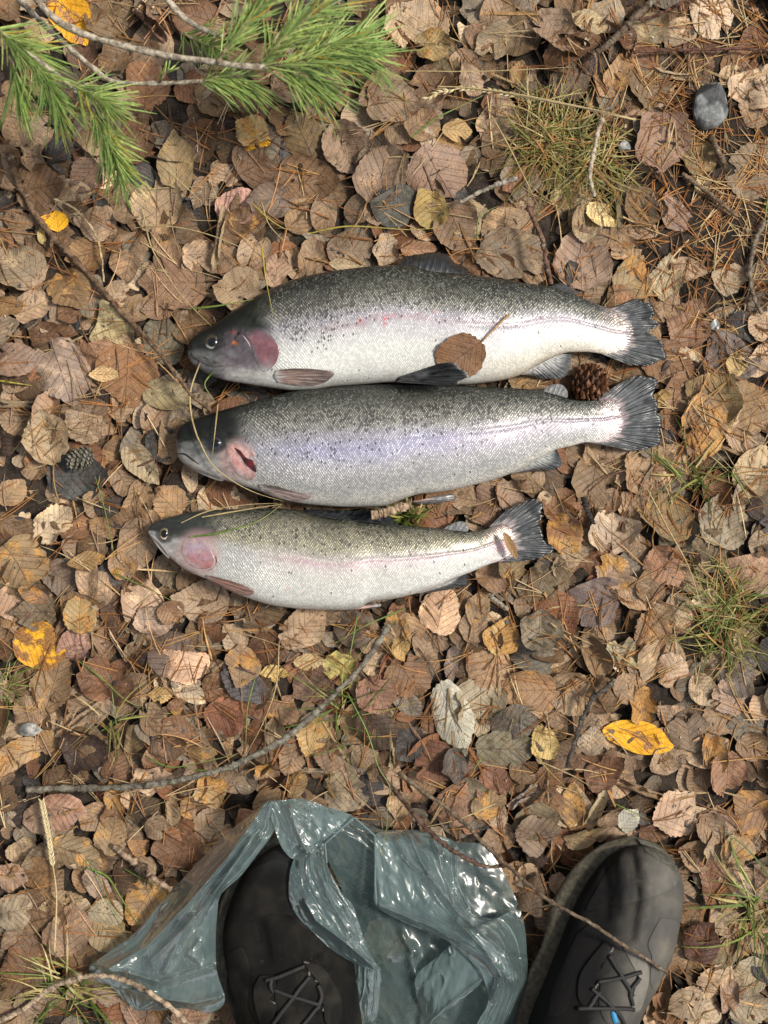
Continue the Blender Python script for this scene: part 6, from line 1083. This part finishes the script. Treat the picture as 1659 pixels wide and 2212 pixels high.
def needle_litter(label, n, density, seed, L=(55, 125)):
    rng = np.random.default_rng(seed); parts = []; tin = []; k = 0
    NC = [(.36, .165, .055), (.28, .115, .040), (.43, .25, .10), (.20, .10, .045), (.46, .34, .19)]
    while k < n:
        x, y = rng.uniform(-40, 1700), rng.uniform(-40, 2250)
        if rng.random() > density(x, y): continue
        d = rng.random() * 6.283; ln = rng.uniform(*L); pair = 2 if rng.random() < .45 else 1; c = np.array(NC[rng.integers(5)]) * rng.uniform(.7, 1.25)
        for q in range(pair):
            dd = d + q * rng.uniform(.06, .2); s = np.linspace(-.5, .5, 6) if pair == 1 else np.linspace(0, 1, 6); b = rng.normal(0, .13); gx_ = x + ln * (s * math.cos(dd) - b * s ** 2 * math.sin(dd)); gy_ = y + ln * (s * math.sin(dd) + b * s ** 2 * math.cos(dd))
            w0 = W(gx_, gy_, 0); z = hm(w0[:, 0], w0[:, 1]); A = np.polyfit(s, z, 1); zz = np.polyval(A, s); zz = zz + np.percentile(z - zz, 70) * (rng.random() * .9 + .1) + .0006
            parts.append(tube(W(gx_, gy_, zz), .00052 * rng.uniform(.8, 1.25) * np.array([.8, 1, 1, 1, .9, .4]), 3, cap=False)); tin.append(np.tile(c, (18, 1))); k += 1
    V, F = join(parts); o = mk('pine_needle_litter', V, F, M_PLANT, tint=np.vstack(tin), smooth=False); return tag(o, label, None, None, 'stuff')
def dens(x, y):
    d = .18 + 1.3 * math.exp(-(((x - 1580) / 180) ** 2 + ((y - 380) / 380) ** 2)) + .5 * math.exp(-(((x - 1480) / 110) ** 2 + ((y - 1000) / 130) ** 2)) + .45 * math.exp(-(((x - 1180) / 120) ** 2 + ((y - 1110) / 70) ** 2)) + .25 * math.exp(-(((x - 1250) / 250) ** 2 + ((y - 1380) / 110) ** 2)) + .3 * math.exp(-(((x - 450) / 250) ** 2 + ((y - 1380) / 60) ** 2))
    return min(d, 1)
needle_litter('fallen orange brown pine needles scattered over the leaves', 2900, dens, 91)
# ---------------------------------------------------------------- a label of its own for every leaf and blade
LAND = [('the snout of the topmost trout', 400, 760), ('the head of the middle trout', 385, 950), ('the snout of the smallest trout', 330, 1150), ('the back of the topmost trout', 800, 560), ('the back of the topmost trout', 640, 590), ('the uppermost tail fin', 1430, 700), ('the middle tail fin', 1430, 900), ('the lowest tail fin', 1190, 1150),
        ('the belly of the smallest trout', 760, 1325), ('the belly of the smallest trout', 560, 1300), ('the anal fin of the middle trout', 1180, 1010), ('the anal fin of the smallest trout', 980, 1280), ('the brown pine cone', 1272, 826), ('the grey pine cone', 174, 990), ('the grey stone', 1532, 222),
        ('the peak of the plastic bag', 590, 1735), ('the ground corner of the bag', 200, 2090), ('the edge of the plastic bag', 330, 1960), ('the upper edge of the bag', 900, 1800), ('the toe of the dusty shoe', 1370, 1810), ('the dusty shoe', 1475, 1960), ('the big pine tuft', 700, 110), ('the hanging pine tufts', 230, 290), ('the pale pine stems', 250, 110), ('the dry grass tuft', 1230, 320),
        ('the stout dark twig', 1330, 80), ('the golden leaf', 1380, 1590), ('the spotted yellow leaf', 82, 1396), ('the pale yellow birch leaf', 732, 1441), ('the black wet leaf', 175, 1623), ('the curved grey twig', 480, 1660), ('the lower end of the curved twig', 110, 1705), ('the upper end of the curved twig', 820, 1390), ('the bent black twig', 1270, 1540), ('the mossy tuft', 1580, 1330), ('the whitish leaf', 977, 1545),
        ('the upper left corner', 0, 0), ('the upper right corner', 1659, 0), ('the lower left corner', 0, 2212), ('the lower right corner', 1659, 2212), ('the right edge', 1659, 560), ('the right edge', 1659, 1150), ('the right edge', 1659, 1720), ('the left edge', 0, 560), ('the left edge', 0, 1180), ('the left edge', 0, 1850), ('the top edge', 1000, 0), ('the slanting twig', 180, 590), ('the yellow leaf pair', 545, 290), ('the curled cream leaf', 475, 510), ('the tan smooth leaf', 357, 852)]
def where(px, py):
    d = sorted((math.hypot(px - x, py - y), n, px - x, py - y) for n, x, y in LAND); out = []
    for k in d:
        if k[1] not in [o[1] for o in out]: out.append(k)
    return out
def side(dx, dy): return ('right of' if dx > 0 else 'left of') if abs(dx) > abs(dy) else ('below' if dy > 0 else 'above')
groups = {}
for rec in AUTO:
    o, what, px, py, size = rec; nb = where(px, py); near = nb[0]
    base = f"{what} {'touching' if near[0] < 30 else 'just ' + side(near[2], near[3]) if near[0] < 110 else side(near[2], near[3])} {near[1]}"
    groups.setdefault(base, []).append((rec, nb))
used = {}
for base, rows in groups.items():
    if len(rows) == 1: used.setdefault(base, []).append(rows[0][0]); continue
    for rec, nb in rows: used.setdefault(base + ' towards ' + nb[1][1], []).append(rec)
for lab, recs in used.items():
    if len(recs) == 1: recs[0][0]['label'] = lab; continue
    recs.sort(key=lambda r: -r[4]); what = recs[0][1]; rest = lab[len(what):]
    names = ['larger', 'smaller'] if len(recs) == 2 else ['largest', 'middle sized', 'smallest'] if len(recs) == 3 else None
    for i, r in enumerate(recs): r[0]['label'] = (names[i] if names else ['largest', 'second largest', 'third largest', 'fourth largest', 'fifth largest', 'sixth largest'][min(i, 5)]) + ' ' + lab
for o, *_ in AUTO:
    w = o['label'].split()
    for drop in ('toothed', 'smooth', 'dry', 'just', 'rounded', 'pointed', 'and', 'the'):
        if len(w) > 16: w = [x for x in w if x != drop]
    o['label'] = ' '.join(w)
    if len(w) > 16: print('LONG', o['label']); o['label'] = o['label'].split(' towards ')[0]

from collections import Counter
print('DUP', [k for k, v in Counter(o.get('label') for o in bpy.data.objects if o.get('category')).items() if v > 1])
